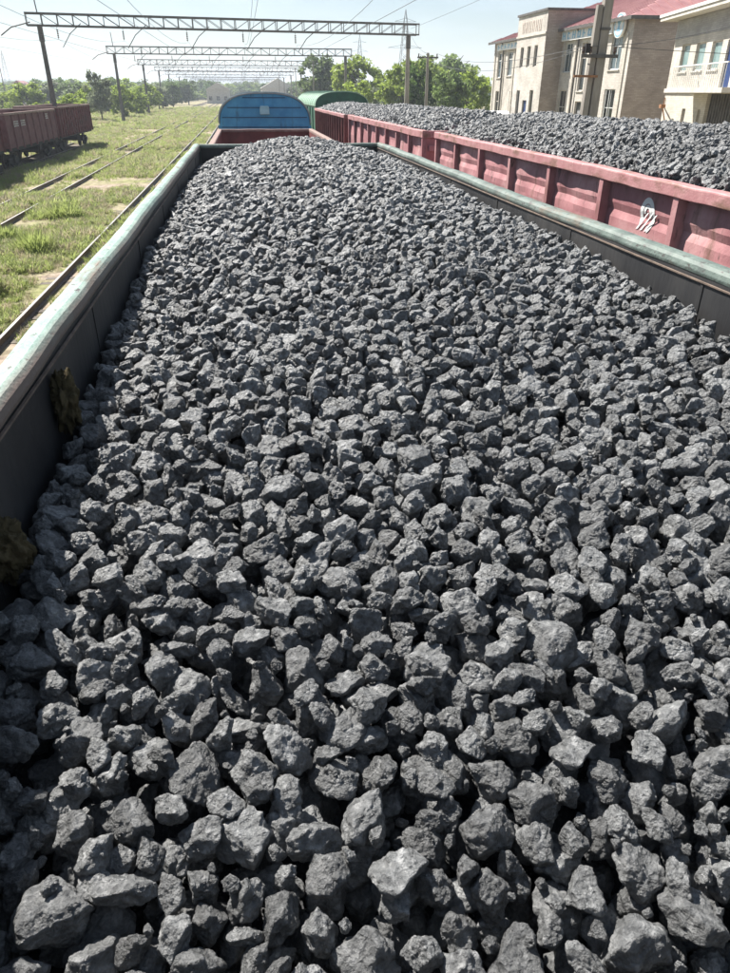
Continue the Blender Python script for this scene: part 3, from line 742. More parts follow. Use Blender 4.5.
def heap(name, lumps, label, excl=()):
    L_ = [q for i, q in enumerate(lumps) if i not in excl]
    o = scatter(name, [q[:3] for q in L_], [q[3] for q in L_], [q[4] for q in L_], [q[5] for q in L_], lump_coll)
    return tag(o, label, 'coal', kind='stuff')
heap('coal_heap', own_l, 'heap of grey black coal lumps filling the teal rimmed wagon', near)

def T_red(cx_, y0, L, crest, edge, k):
    def f(x, y):
        s = np.clip((x-(cx_-1.46))/2.92, 0, 1); e = np.clip((y-y0)/1.6, 0, 1)*np.clip((y0+L-y)/1.6, 0, 1); e = e*(2-e)
        return CAM_Z + edge + (crest-edge)*np.sin(np.pi*s)**.62*(.35+.65*e) + .03*lowfreq(x, y, k)
    return f
for k, (cx_, y0, crest, edge, lab, sp, ps, sub, cell) in enumerate((
        (RED_CX, 3.42, -.36, -.80, 'heap of coal in the faded red wagon with the white emblem', .092, 4, 2, .018),
        (RED_CX-.02, 17.3, -.40, -.83, 'heap of coal in the second red wagon', .095, 3, 3, .02),
        (RED_CX-.03, 31.2, -.50, -.86, 'heap of coal in the dark maroon wagon by the green boxcar', .11, 3, 3, .022))):
    Tf = T_red(cx_, y0, 12.8, crest, edge, k+2)
    l_, _, _, _, _ = deposit(cx_-1.43, cx_+.75, y0+.1, y0+12.7, Tf, cell=cell, spacing=sp, passes=ps, seed=20+k, cand=3, sub=sub, smin=.033+.006*(k > 1), smax=.076+.008*(k > 1))
    heap('coal_heap', l_, lab)
    bed('coal_bed', cx_-1.44, cx_+1.44, y0+.07, y0+12.73, Tf, .06, 'fine black coal under the ' + lab[8:])

# dried mud stuck to the inside of the left wall
def mud_clod(c, sx, sy, sz, seed, label):
    o_ = Vector((seed*3.3, 1, 2)); V = []
    v0, f0 = ico(5)
    for p in v0:
        q = Vector(p); n1 = mnoise.noise(q*2.1+o_)*.55 + mnoise.noise(q*5+o_)*.28 + mnoise.noise(q*11+o_)*.14
        q = q*(1+n1); V.append((q.x*sx, q.y*sy, q.z*sz))
    m = MB(); m.add(V, f0); o = m.build('mud_clod', M['mud'], None, smooth=True); o.location = c
    tag(o, label, 'mud', 'dried mud on the wagon wall')
WALL = XL+.01
mud_clod((WALL+.03, 2.40, CAM_Z-.94), .042, .048, .10, 1, 'tall brown clod of dried mud on the left wall of the coal wagon')
mud_clod((WALL+.025, 1.62, CAM_Z-1.03), .05, .06, .08, 2, 'brown clod of dried mud low on the wall at the left photo edge')

# ------------------------------------------------------------------ buildings
def wall_open(L, H, t, openings, y=0.0, x0=0.0, z0=0.0):
    """front wall in the local x-z plane (outside = -y) with real openings"""
    m = MB()
    us = sorted({x0, L, *[o[0] for o in openings], *[o[1] for o in openings]}); vs_ = sorted({z0, H, *[o[2] for o in openings], *[o[3] for o in openings]})
    def isop(u, v): return any(o[0] < u < o[1] and o[2] < v < o[3] for o in openings)
    for i in range(len(us)-1):
        for j in range(len(vs_)-1):
            a, b, c, d = us[i], us[i+1], vs_[j], vs_[j+1]
            if isop((a+b)/2, (c+d)/2): continue
            m.add([(a,y,c),(b,y,c),(b,y,d),(a,y,d)], [(0,1,2,3)])
    for (a, b, c, d) in openings:
        m.add([(a,y,c),(b,y,c),(b,y,d),(a,y,d),(a,y+t,c),(b,y+t,c),(b,y+t,d),(a,y+t,d)], [(0,4,5,1),(1,5,6,2),(2,6,7,3),(3,7,4,0)])
    return m
def window(root, o, y, glass, fm, mull=1, trans=True, sill=True):
    a, b, c, d = o; fw = .06
    w = MB().box(a,b,y+.10,y+.16,c,c+fw).box(a,b,y+.10,y+.16,d-fw,d).box(a,a+fw,y+.10,y+.16,c+fw,d-fw).box(b-fw,b,y+.10,y+.16,c+fw,d-fw).build('window', fm, root)
    for k in range(mull):
        x = a+(b-a)*(k+1)/(mull+1); MB().box(x-.025,x+.025,y+.105,y+.155,c+fw,d-fw).build('mullion', fm, w)
    if trans: MB().box(a+fw,b-fw,y+.106,y+.154,c+(d-c)*.68,c+(d-c)*.68+.05).build('transom', fm, w)
    MB().box(a+fw*.5,b-fw*.5,y+.125,y+.135,c+fw*.5,d-fw*.5).build('pane', glass, w)
    if sill: MB().box(a-.08,b+.08,y-.07,y+.09,c-.06,c-.002).build('sill', M['cement'], w)
    return w

b1 = empty('station_building', (22.0, 69.0, 0), R(-90)); tag(b1, 'cream brick two storey building with red roof and projecting tower bay', 'building')
L1, H1, D1 = 25.0, 8.1, 13.0
T0, T1, TP, HT = 9.35, 15.1, 1.3, 9.2
wins = [((1.1,2.1,5.5,7.3),'glass',M['frame']), ((3.7,4.9,5.6,7.3),'glass',M['frame']), ((5.9,6.9,5.6,7.3),'glass',M['frame']),
        ((1.2,2.1,2.0,4.5),'darkglass',M['cement']), ((4.9,5.7,1.2,4.5),'darkglass',M['cement']),
        ((15.55,16.75,5.6,7.3),'glass',M['frame']), ((18.3,19.2,4.5,7.2),'darkglass',M['cement']), ((20.3,21.2,4.5,7.2),'darkglass',M['cement']), ((22.5,23.9,5.6,7.3),'glass',M['frame']),
        ((15.4,16.6,1.3,4.55),'darkglass',M['cement']), ((18.3,19.3,1.3,3.9),'darkglass',M['cement']), ((22.5,23.9,1.4,4.6),'darkglass',M['frame'])]
wall_open(T0, H1, .25, [w[0] for w in wins if w[0][0] < T0]).build('wall', M['brick'], b1, fix=False)
wall_open(L1, H1, .25, [w[0] for w in wins if w[0][0] > T1], x0=T1).build('wall', M['brick'], b1, fix=False)
for o_, g_, f_ in wins: window(b1, o_, 0, M[g_], f_, mull=1 if o_[1]-o_[0] > 1 else 0, trans=True)
for k in range(2):
    MB().box(22.62+.45*k,22.66+.45*k,.04,.07,1.4,4.6).build('grille_bar', M['frame'], b1)
tw = [((10.35,11.0,6.0,7.3),'darkglass'), ((11.75,12.4,6.0,7.3),'darkglass'), ((13.15,13.8,6.0,7.3),'darkglass'), ((10.3,11.0,1.2,4.55),'darkglass'), ((13.1,13.8,1.2,4.55),'darkglass')]
dr = (11.75,12.6,0.0,3.9)
wall_open(T1, HT, .25, [w[0] for w in tw]+[dr], y=-TP, x0=T0).build('tower_wall', M['brick'], b1, fix=False)
for o_, g_ in tw: window(b1, o_, -TP, M[g_], M['cement'], mull=0, trans=False, sill=False)
dd_ = MB().box(dr[0],dr[1],-TP+.1,-TP+.15,0,dr[3]-.9).build('door', M['bluedoor'], b1)
MB().box(dr[0],dr[1],-TP+.11,-TP+.14,dr[3]-.9,dr[3]).build('fanlight', M['bluedoor'], dd_)
MB().add([(T1,-TP,0),(T1,0,0),(T1,0,HT),(T1,-TP,HT)], [(0,1,2,3)]).add([(T1,0,H1),(T1,3,H1),(T1,3,HT),(T1,0,HT)], [(0,1,2,3)]).build('tower_side', M['tanbrick'], b1, fix=False)
MB().add([(T0,0,0),(T0,-TP,0),(T0,-TP,HT),(T0,0,HT)], [(0,1,2,3)]).add([(T0,0,H1),(T0,3,H1),(T0,3,HT),(T0,0,HT)], [(3,2,1,0)]).build('tower_side', M['brick'], b1, fix=False)
MB().add([(T0,3,H1),(T1,3,H1),(T1,3,HT),(T0,3,HT)], [(0,1,2,3)]).build('tower_back', M['brick'], b1, fix=False)
MB().box(T0-.1,T1+.1,-TP-.1,3.1,HT+.002,HT+.14).build('parapet_cap', M['dark_steel'], b1)
MB().box(T0-.03,T1+.03,-TP-.07,-TP-.002,7.88,8.0).build('cornice', M['cement'], b1)
# faint worn lettering in relief on the parapet (strokes only, as unreadable as in the photo)
for k in range(6):
    u = 10.35+k*.66; m = MB()
    m.box(u,u+.09,-TP-.022,-TP-.002,8.15,8.8); m.box(u+.3,u+.39,-TP-.022,-TP-.002,8.15,8.8)
    m.box(u+.09,u+.3,-TP-.020,-TP-.002,8.70-.27*(k % 3),8.78-.27*(k % 3)); m.build('parapet_letter', M['signfaint'], b1)
MB().add([(L1,0,0),(L1,D1,0),(L1,D1,H1),(L1,0,H1)], [(0,1,2,3)]).build('side_wall', M['tanbrick'], b1, fix=False)
MB().add([(0,D1,0),(0,0,0),(0,0,H1),(0,D1,H1)], [(0,1,2,3)]).build('side_wall', M['brick'], b1, fix=False)
MB().add([(L1,D1,0),(0,D1,0),(0,D1,H1),(L1,D1,H1)], [(0,1,2,3)]).build('back_wall', M['brick'], b1, fix=False)
for u in (.35, 2.9, 5.35, 8.6, 17.35, 19.75, 21.75, 24.45):
    MB().box(u-.14,u+.14,-.06,-.002,0,7.35).build('pilaster', M['brick2'], b1)
for u in (2.75, 17.9): 
    MB().tube([(u,-.12,0),(u,-.12,7.7),(u,-.3,8.0)], .055, 8).build('downpipe', M['dark_steel'], b1)
# hipped sheet roof
ov = .45; e = H1+.02
ra, rb, rz = (5.0, D1/2, H1+2.5), (L1-6.0, D1/2, H1+2.5), 0
roofm = MB()
cr_ = [(-ov,-ov,e),(L1+ov,-ov,e),(L1+ov,D1+ov,e),(-ov,D1+ov,e)]
roofm.add(cr_+[ra,rb], [(0,1,5,4),(1,2,5),(2,3,4,5),(3,0,4),(0,3,2,1)])
rf = roofm.build('roof', M['redroof'], b1)
def seam_line(p, q, parent, r=.022): MB().tube([p, q], r, 4).build('roof_seam', M['redroof'], parent)
for k in range(1, 36):                       # standing seams of the sheets
    x = -ov+(L1+2*ov)*k/36
    f_ = min(1, max(0, (x+ov)/(ra[0]+ov))) if x < ra[0] else (min(1, (L1+ov-x)/(L1+ov-rb[0])) if x > rb[0] else 1)
    seam_line((x,-ov,e+.02), (x,-ov+(ra[1]+ov)*f_,e+.02+(ra[2]-e)*f_), rf)
for k in range(1, 18):
    y = -ov+(D1+2*ov)*k/18; f_ = 1-abs(y-D1/2)/(D1/2+ov)
    seam_line((L1+ov,y,e+.02), (L1+ov-(L1+ov-rb[0])*f_,y,e+.02+(rb[2]-e)*f_), rf)
MB().box(-ov,L1+ov,-ov-.03,-ov-.002,e-.16,e+.02).box(L1+ov+.002,L1+ov+.03,-ov,D1+ov,e-.16,e+.02).build('fascia', M['dark_steel'], b1)
ch = MB().box(21.6,22.5,7.2,7.9,H1+1.2,H1+3.1).build('chimney', M['black'], rf)
MB().box(21.5,22.6,7.1,8.0,H1+3.102,H1+3.25).build('chimney_cap', M['dark_steel'], rf)
# sign board over the upper windows and the round emblem at its end
sb_ = MB().box(15.25,22.75,-.22,-.08,7.42,8.0).build('sign_board', M['white'], b1)
rl = random.Random(4)
for k in range(9):
    u = 15.45+k*.8; m = MB()
    w_ = .46
    m.box(u,u+.11,-.245,-.222,7.5,7.92)
    if k % 3 != 1: m.box(u+w_-.11,u+w_,-.245,-.222,7.5,7.92)
    m.box(u+.11,u+w_-.11,-.243,-.222,7.66+.12*(k % 2),7.74+.12*(k % 2))
    if k % 2: m.box(u+.11,u+w_-.11,-.243,-.222,7.5,7.58)
    m.build('sign_letter', M['signblue'], sb_)
s2 = MB().box(1.3,6.9,-.22,-.08,7.45,7.95).build('sign_board', M['white'], b1)
for k in range(6):
    u = 1.6+k*.85; MB().box(u,u+.1,-.245,-.222,7.55,7.85).box(u+.1,u+.4,-.243,-.222,7.62+.1*(k % 2),7.69+.1*(k % 2)).build('sign_letter', M['signblue'], s2)
disc = MB().extrude([(23.65+.62*math.cos(2*math.pi*k/32), 7.78+.62*math.sin(2*math.pi*k/32)) for k in range(32)], 'y', -.26, -.12).build('round_emblem', M['white'], b1)
for (r0, r1) in ((.57,.49),):
    vs_ = []; fs_ = []
    for k in range(32):
        a = 2*math.pi*k/32
        for rr_ in (r0, r1): vs_.append((23.65+rr_*math.cos(a), -.268, 7.78+rr_*math.sin(a)))
    for k in range(32): fs_.append((2*k, 2*k+1, (2*k+3) % 64, (2*k+2) % 64))
    MB().add(vs_, fs_).build('emblem_ring', M['signblue'], disc, fix=False)
MB().extrude([(23.42,7.5),(23.88,7.5),(23.72,7.78),(23.9,7.98),(23.65,8.18),(23.4,7.98),(23.58,7.78)], 'y', -.275, -.262).build('emblem_mark', M['signblue'], disc)

b2 = empty('annex_building', (21.9, 39.6, 0), R(-102.4)); tag(b2, 'pale brick building with balcony and overhanging roof at the right edge', 'building')
L2, H2, D2 = 16.0, 7.5, 11.0; U0 = .8
w2 = [(2.1,3.3,5.3,6.45), (4.15,5.4,5.3,6.42), (6.15,7.35,5.3,6.38)]
bd2 = (7.95,8.95,4.62,6.35); sl = [(3.85,4.35,3.0,3.75), (6.0,6.4,3.0,3.75)]
wall_open(L2, H2, .25, w2+[bd2]+sl+[(6.9,10.6,0.0,4.38)], x0=U0).build('wall', M['brick2'], b2, fix=False)
for o_ in w2: window(b2, o_, 0, M['paleglass'], M['cement'], mull=0, trans=False)
for o_ in sl: window(b2, o_, 0, M['darkglass'], M['cement'], mull=0, trans=False, sill=False)
MB().box(*bd2[:2],.1,.16,*bd2[2:]).build('balcony_door', M['bluedoor'], b2)
gt = MB().box(6.9,10.6,.18,.22,0,4.38).build('gate', M['dark_steel'], b2)
for k in range(12): MB().box(6.95+k*.305,7.0+k*.305,.14,.178,0,4.38).build('gate_rib', M['dark_steel'], gt)
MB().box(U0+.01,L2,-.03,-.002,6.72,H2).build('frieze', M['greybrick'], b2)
MB().box(U0-.08,4.9,-.09,-.002,4.42,4.6).build('belt_course', M['cement'], b2)
bal = MB().box(4.95,11.5,-1.15,-.002,4.42,4.60).build('balcony', M['cement'], b2)
for k in range(28): MB().box(5.0+k*.235,5.02+k*.235,-1.11,-1.09,4.602,5.42).build('baluster', M['frame'], bal)
MB().box(4.97,11.5,-1.13,-1.07,5.422,5.47).box(4.97,5.03,-1.07,-.003,5.422,5.47).build('handrail', M['frame'], bal)
for (a, b_) in (((U0,0,0),(U0,D2,0)), ((L2,0,0),(L2,D2,0))):
    MB().add([a, b_, (b_[0],b_[1],H2), (a[0],a[1],H2)], [(3,2,1,0)]).build('side_wall', M['brick2'], b2, fix=False)
MB().add([(U0,D2,0),(L2,D2,0),(L2,D2,H2),(U0,D2,H2)], [(0,1,2,3)]).build('back_wall', M['brick2'], b2, fix=False)
MB().extrude([(-.75,H2+.02),(D2+.6,H2+.02),(D2+.6,H2+.26),(D2/2,H2+.9),(-.75,H2+.26)], 'x', U0-.55, L2+.5).build('roof', M['cement'], b2)
MB().extrude([(-.8,H2+.18),(-.752,H2+.18),(-.752,H2+.3),(-.8,H2+.3)], 'x', U0-.6, L2+.5).build('gutter', M['white'], b2)
# rusty bracket lamp on the annex corner
br = MB().tube([(1.0,-.05,3.8),(2.3,-.5,3.85)], .035, 6).tube([(1.6,-.03,3.1),(2.15,-.45,3.82)], .03, 6).tube([(1.0,-.05,3.8),(1.0,-.05,4.2)], .03, 6)
br.build('iron_bracket', M['rust'], b2)
MB().box(2.15,2.5,-.62,-.4,3.74,3.9).build('lamp_head', M['rust'], b2)

# white van by the far end of the building, only its roof and windscreen top show over the coal
van = empty('parked_van', (19.0, 59.0, 0), R(0)); van.scale = (1, 1, 1.1); tag(van, 'white van roof showing above the coal before the cream building', 'van')
vb = MB(); vb.extrude([(-2.6,.45),(2.4,.45),(2.4,2.4),(1.9,2.85),(-.9,2.9),(-1.5,2.72),(-2.1,1.75),(-2.65,1.5)], 'x', -1.0, 1.0).build('body', M['white'], van, bevel=.12)
MB().extrude([(-1.52,2.62),(-2.06,1.80),(-2.10,1.83),(-1.56,2.66)], 'x', -.8, .8).build('windscreen', M['darkglass'], van)
for s in (-1,1):
    MB().box(min(s*1.0,s*1.012),max(s*1.0,s*1.012),-1.4,-.4,1.75,2.45).build('side_window', M['darkglass'], van)
    for y in (-1.8,1.6): MB().lathe_x((s*.86,y,.36), [(-.1,.34),(-.08,.36),(.08,.36),(.1,.34)], 20).build('wheel', M['black'], van)
    MB().box(min(s*.62,s*.9),max(s*.62,s*.9),-2.69,-2.62,1.05,1.3).build('headlight', M['glass'], van)

# ------------------------------------------------------------------ gantries
def gantry(y, xl, xr, lab, dy=0.0, fine=False, hb=9.15, ht=10.1, extra=None):
    """portal over the tracks: two poles and a lattice beam; local x runs along the beam"""
    Lb = math.hypot(xr-xl, dy); t = empty('overhead_gantry', (xl, y, 0), math.atan2(dy, xr-xl)); tag(t, lab, 'gantry', 'gantries over the tracks')
    for x in (1.0, Lb-.95):
        p = MB().tube([(x,0,-.2),(x,0,hb-.02)], [.27,.17], 10).build('pole', M['concrete'] if x > 5 else M['dark_steel'], t)
        MB().tube([(x,0,hb-1.1),(x,0,hb-.03)], [.24,.22], 8).build('pole_collar', M['dark_steel'], p)
    MB().tube([(1.0,0,ht),(.9,0,ht+1.7)], .05, 5).build('mast', M['dark_steel'], t)
    for yy in (-.4,.4):
        for z in (hb+.05, ht-.05): MB().box(0,Lb,yy-.05,yy+.05,z-.06,z+.06).build('chord', M['dark_steel'], t)
    nb = max(10, round(Lb/1.25)); st = Lb/nb
    if fine:
        pm = MB().box(-.03,.03,-.03,.03,hb+.11,ht-.11).mesh('strut', M['dark_steel']); dm = MB().tube([(0,0,hb+.1),(st,0,ht-.1)], .028, 4).mesh('diagonal', M['dark_steel']); dm2 = MB().tube([(0,0,ht-.1),(st,0,hb+.1)], .028, 4).mesh('diagonal', M['dark_steel'])
        for yy in (-.4,.4):
            for k in range(nb+1): link_mesh('strut', pm, t, (min(max(k*st,.04),Lb-.04),yy,0))
            for k in range(1, nb-1): link_mesh('diagonal', dm2 if k < nb/2 else dm, t, (k*st,yy,0))
        cm = MB().box(-.025,.025,-.35,.35,-.025,.025).mesh('cross_bar', M['dark_steel'])
        for k in range(nb+1):
            for z in (hb+.05, ht-.05): link_mesh('cross_bar', cm, t, (min(max(k*st,.04),Lb-.04),0,z))
    else:
        m = MB()
        for yy in (-.4,.4):
            for k in range(nb+1): x = min(max(k*st,.04),Lb-.04); m.box(x-.03,x+.03,yy-.03,yy+.03,hb+.1,ht-.1)
            for k in range(nb): m.tube([(k*st,yy,hb+.1 if k % 2 else ht-.1),((k+1)*st,yy,ht-.1 if k % 2 else hb+.1)], .028, 4)
        tag(m.build('bracing', M['dark_steel'], t), kind='stuff')
    for x in WX:                               # hangers with insulators over each wire
        xx = x-xl
        if .6 < xx < Lb-.6:
            ins = MB()
            for q in range(5): ins.tube([(xx,0,hb-.22-q*.13),(xx,0,hb-.30-q*.13)], [.09,.055], 8)
            ins.tube([(xx,0,hb),(xx,0,hb-.9)], .02, 5).build('insulator', M['insul'], t)
            MB().tube([(xx+2.0,-.3,hb+.25),(xx+1.0,-.15,hb-.5),(xx+.25,0,hb-1.5)], .035, 5).build('bracket_arm', M['dark_steel'], t)
    MB().tube([(.35,-.45,hb+.25),(-1.2,-.45,hb-.15),(-2.1,-.45,hb-.75)], .05, 6).build('bracket_arm', M['dark_steel'], t)
    return t
WX = [-15.05, -9.68, -4.24, .74, 5.58]
gantry(74.2, -17.4, 17.3, 'large nearest gantry, its left pole behind the maroon wagons', dy=4.6, fine=True)
ords = ['second', 'third', 'fourth', 'fifth', 'sixth', 'seventh', 'eighth', 'ninth']
for k in range(8):
    y = 125+50*k; gantry(y, -18.9-1.4*min(k, 3)-.3*k, 17.2+.3*k, 'lattice gantry over the tracks, %s from the camera' % ords[k], hb=9.1)
# overhead wires
def wire(x, y0, y1, lab, z0, sag, r=.010, first=-5):
    ys_ = [74.2+4.6*(x+17.4)/34.7] + [125+50*k for k in range(8)]
    ys_ = [24.0] + ys_
    m = MB(); pts = []
    for a, b in zip(ys_[:-1], ys_[1:]):
        for k in range(8):
            f_ = k/8; pts.append((x, a+(b-a)*f_, z0-sag*4*f_*(1-f_)))
    pts = [(x, -20, z0)]+pts+[(x, ys_[-1], z0)]
    m.tube(pts, r, 4); tag(m.build('overhead_wire', M['wire'], None), lab, 'wire', 'overhead wires along the tracks')
names = ['the old maroon wagons', 'the overgrown track', 'the empty track beside the coal wagon', 'the teal rimmed coal wagon', 'the red coal wagons']
for x, nme in zip(WX, names):
    wire(x, 0, 0, 'upper sagging wire over '+nme, 8.2, .9)
    wire(x, 0, 0, 'level contact wire over '+nme, 6.9, .05, r=.009)

# ------------------------------------------------------------------ poles on the right
pc = empty('concrete_pole', (12.05, 26.2, 0)); tag(pc, 'tall concrete utility pole with prop post and steel crossarms before the building', 'utility pole', 'poles on the right')
MB().extrude([(-.15,-.13),(.15,-.13),(.15,.13),(-.15,.13)], 'z', -.3, 11.2).build('shaft', M['concrete'], pc, bevel=.02)
pr = MB(); pr.add([(-.48,-.12,-.3),(-.24,-.12,-.3),(-.24,.12,-.3),(-.48,.12,-.3),(-.345,-.09,6.9),(-.17,-.09,6.9),(-.17,.09,6.9),(-.345,.09,6.9)], [(0,3,2,1),(4,5,6,7),(0,1,5,4),(1,2,6,5),(2,3,7,6),(3,0,4,7)]).build('prop_post', M['concrete'], pc)
MB().box(-.75,.55,-.2,-.14,5.42,5.52).build('crossarm', M['dark_steel'], pc)
MB().box(-.95,-.1,-.26,-.2,4.85,4.92).build('crossarm', M['rust'], pc)
for x in (-.68,-.45,.42):
    MB().tube([(x,-.17,5.52),(x,-.17,5.6),(x,-.17,5.66),(x,-.17,5.74)], [.02,.06,.05,.06], 8).build('insulator', M['insul'], pc)
MB().box(-.68,-.52,-.32,-.2,5.55,5.82).build('lamp_box', M['black'], pc)
MB().box(-.17,.17,-.15,.15,6.2,6.28).build('steel_band', M['dark_steel'], pc)
def util_pole(x, y, h, lab, arm=True, m='concrete', r=.12):
    t = empty('utility_pole', (x, y, 0)); tag(t, lab, 'utility pole', 'poles on the right' if x > 0 else 'poles on the left')
    MB().tube([(0,0,-.2),(0,0,h)], [r*1.15,r*.8], 8).build('shaft', M[m], t)
    if arm:
        MB().box(-.8,.8,-.05,.05,h-.35,h-.25).build('crossarm', M['dark_steel'], t)
        for x_ in (-.7,0,.7): MB().tube([(x_,0,h-.25),(x_,0,h-.05)], [.05,.04], 6).build('insulator', M['insul'], t)
    return t
util_pole(14.0, 60.0, 6.95, 'grey pole with small crossarm between the nearest gantry pole and the cream building')
for k, (x, y, h) in enumerate(((13.5,150,9.5),(14,205,9.5),(12.5,262,9.5))):
    util_pole(x, y, h, ['thin pole beside the round tree beyond the green boxcar', 'farther thin pole right of the far gantries', 'farthest thin pole right of the far gantries'][k])
for k, (x, y, h) in enumerate(((-98,215,10),(-74,235,12),(-56,205,9))):
    util_pole(x, y, h, ['thin pole far left above the bushes', 'taller thin pole far left beside the first', 'thin pole far left between wagon and gantry pole'][k], arm=False)
def span(p, q, sag, lab, r=.012):
    p, q = Vector(p), Vector(q); pts = []
    for k in range(15):
        f_ = k/14; v = p.lerp(q, f_); v.z -= sag*4*f_*(1-f_); pts.append(v)
    tag(MB().tube(pts, r, 4).build('cable', M['wire'], None), lab, 'cable', 'cables on the right')
span((11.6,26.0,5.74), (24.2,31.0,8.3), .5, 'cable from the concrete pole up to the annex roof corner')
span((12.47,26.0,5.74), (30,20,5.6), .3, 'cable running right from the crossarm of the concrete pole')
span((11.37,26.0,5.74), (14.7,60.0,6.9), .5, 'upper cable from the concrete pole to the grey pole')
span((11.6,26.0,5.74), (13.3,60.0,6.9), .9, 'lower slack cable from the concrete pole to the grey pole')
span((16.6,78.7,9.7), (28,30,15.5), .4, 'cable rising right from the end of the nearest gantry')
span((16.6,78.7,9.2), (14,60,6.9), .3, 'cable from the nearest gantry down to the grey pole')

# lattice pylons far off
def pylon(x, y, h, w, lab):
    t = empty('power_pylon', (x, y, 0)); tag(t, lab, 'pylon', 'far power pylons')
    m = MB(); n = 9
    lv = [(k/n) for k in range(n+1)]
    for sx in (-1,1):
        for sy in (-1,1): MB().tube([(sx*w,sy*w,0),(sx*w*.22,sy*w*.22,h*.86),(0,0,h)], .085, 4).build('leg', M['dark_steel'], t)
    for k in range(n):
        f0, f1 = lv[k]*.86, lv[k+1]*.86; w0, w1 = w*(1-f0*.907), w*(1-f1*.907)
        for sy in (-1,1): m.tube([(-w0,sy*w0,f0*h),(w1,sy*w1,f1*h)], .04, 3); m.tube([(w0,sy*w0,f0*h),(-w1,sy*w1,f1*h)], .04, 3)
        for sx in (-1,1): m.tube([(sx*w0,-w0,f0*h),(sx*w1,w1,f1*h)], .04, 3)
    tag(m.build('bracing', M['dark_steel'], t), kind='stuff')
    for z, a in ((.62,5.5),(.75,4.4),(.88,3.4)):
        MB().tube([(-a,0,z*h),(0,0,z*h+.9),(a,0,z*h)], .06, 4).tube([(-a,0,z*h),(a,0,z*h)], .05, 4).build('arm', M['dark_steel'], t)
pylon(53, 260, 27, 2.6, 'tall lattice pylon behind the trees right of the nearest gantry')
pylon(62, 420, 30, 2.6, 'thinner lattice pylon seen through the far gantries')
pylon(96, 700, 32, 2.6, 'faint lattice pylon low on the horizon by the round tree')
pylon(-150, 560, 27, 2.4, 'faint lattice pylon on the left horizon')

# ------------------------------------------------------------------ trees and bushes
def crown_mesh(seed, mat_, n_cl=46, per=70, shape=1.0, leaf=.30, low=.0):
    """crown in a unit box (radius 1, height 0..2): leaf clumps through the volume, uneven outline, gaps"""
    r_ = np.random.default_rng(seed); V = []; F = []
    cl = []
    while len(cl) < n_cl:
        p = r_.uniform(-1, 1, 3)
        q = np.linalg.norm(p*np.array([1,1,shape])); 
        if q > 1 or q < .25: continue
        if mnoise.noise(Vector(p*1.6)+Vector((seed*2.3,0,0))) < -.16: continue
        cl.append(p*.86)
    p = np.repeat(np.array(cl), per, 0); N = len(p); cr = np.repeat(r_.uniform(.13, .30, n_cl), per)[:, None]
    nrm = lambda q: q/(np.linalg.norm(q, axis=1, keepdims=True)+1e-9)
    d = nrm(r_.normal(size=(N,3))); c = p + d*cr*r_.uniform(.35, 1.1, (N,1))*np.array([1,1,.75])
    nn = nrm(d*.7+r_.normal(size=(N,3))*.6); a = nrm(np.cross(nn, r_.normal(size=(N,3)))); b = np.cross(nn, a)
    s = leaf*r_.uniform(.10, .22, (N,1)); c = c+np.array([0,0,1.0])
    V = np.stack([c-a*s, c+b*s*.6, c+a*s, c-b*s*.6], 1).reshape(-1,3).tolist(); F = np.arange(4*N).reshape(-1,4).tolist()
    me = bpy.data.meshes.new('crown'); me.from_pydata(V, [], F); me.materials.append(mat_); me.update(); return me
def trunk_mesh(seed):
    r_ = random.Random(seed); m = MB()
    m.tube([(0,0,-.05),(.02,.01,.5),(-.03,.02,1.0),(0,0,1.5)], [.06,.05,.035,.012], 8)
    for k in range(7):
        z = .45+.13*k; a = r_.uniform(0, 6.28); l_ = r_.uniform(.45,.8)
        m.tube([(0,0,z),(math.cos(a)*l_*.5,math.sin(a)*l_*.5,z+.25),(math.cos(a)*l_,math.sin(a)*l_,z+.42)], [.03,.02,.006], 5)
    return m.mesh('trunk', M['bark'])
CR = {}
for nm, mk in (('light','leaf_light'),('mid','leaf_mid'),('dark','leaf_dark'),('grey','leaf_grey')):
    CR[nm] = [crown_mesh(sd*10+len(nm)*3, M[mk], n_cl=70, per=60, leaf=.42) for sd in (1,2,3)]
TRK = [trunk_mesh(k) for k in (1,2)]
def tree(name, x, y, h, w, tone, lab, group, seed=0, base=.18, cat='tree'):
    t = empty(name, (x, y, 0)); tag(t, lab, cat, group)
    r_ = random.Random(seed*7+int(x*3))
    link_mesh('crown', CR[tone][seed % 3], t, (0,0,h*base), (0,0,r_.uniform(0,6.28)), (w/2,w/2,h*(1-base)/2))
    link_mesh('trunk', TRK[seed % 2], t, (0,0,0), (0,0,r_.uniform(0,6.28)), (w*.42,w*.42,h/1.75))
    return t
RB = 'trees and bushes right of the tracks'
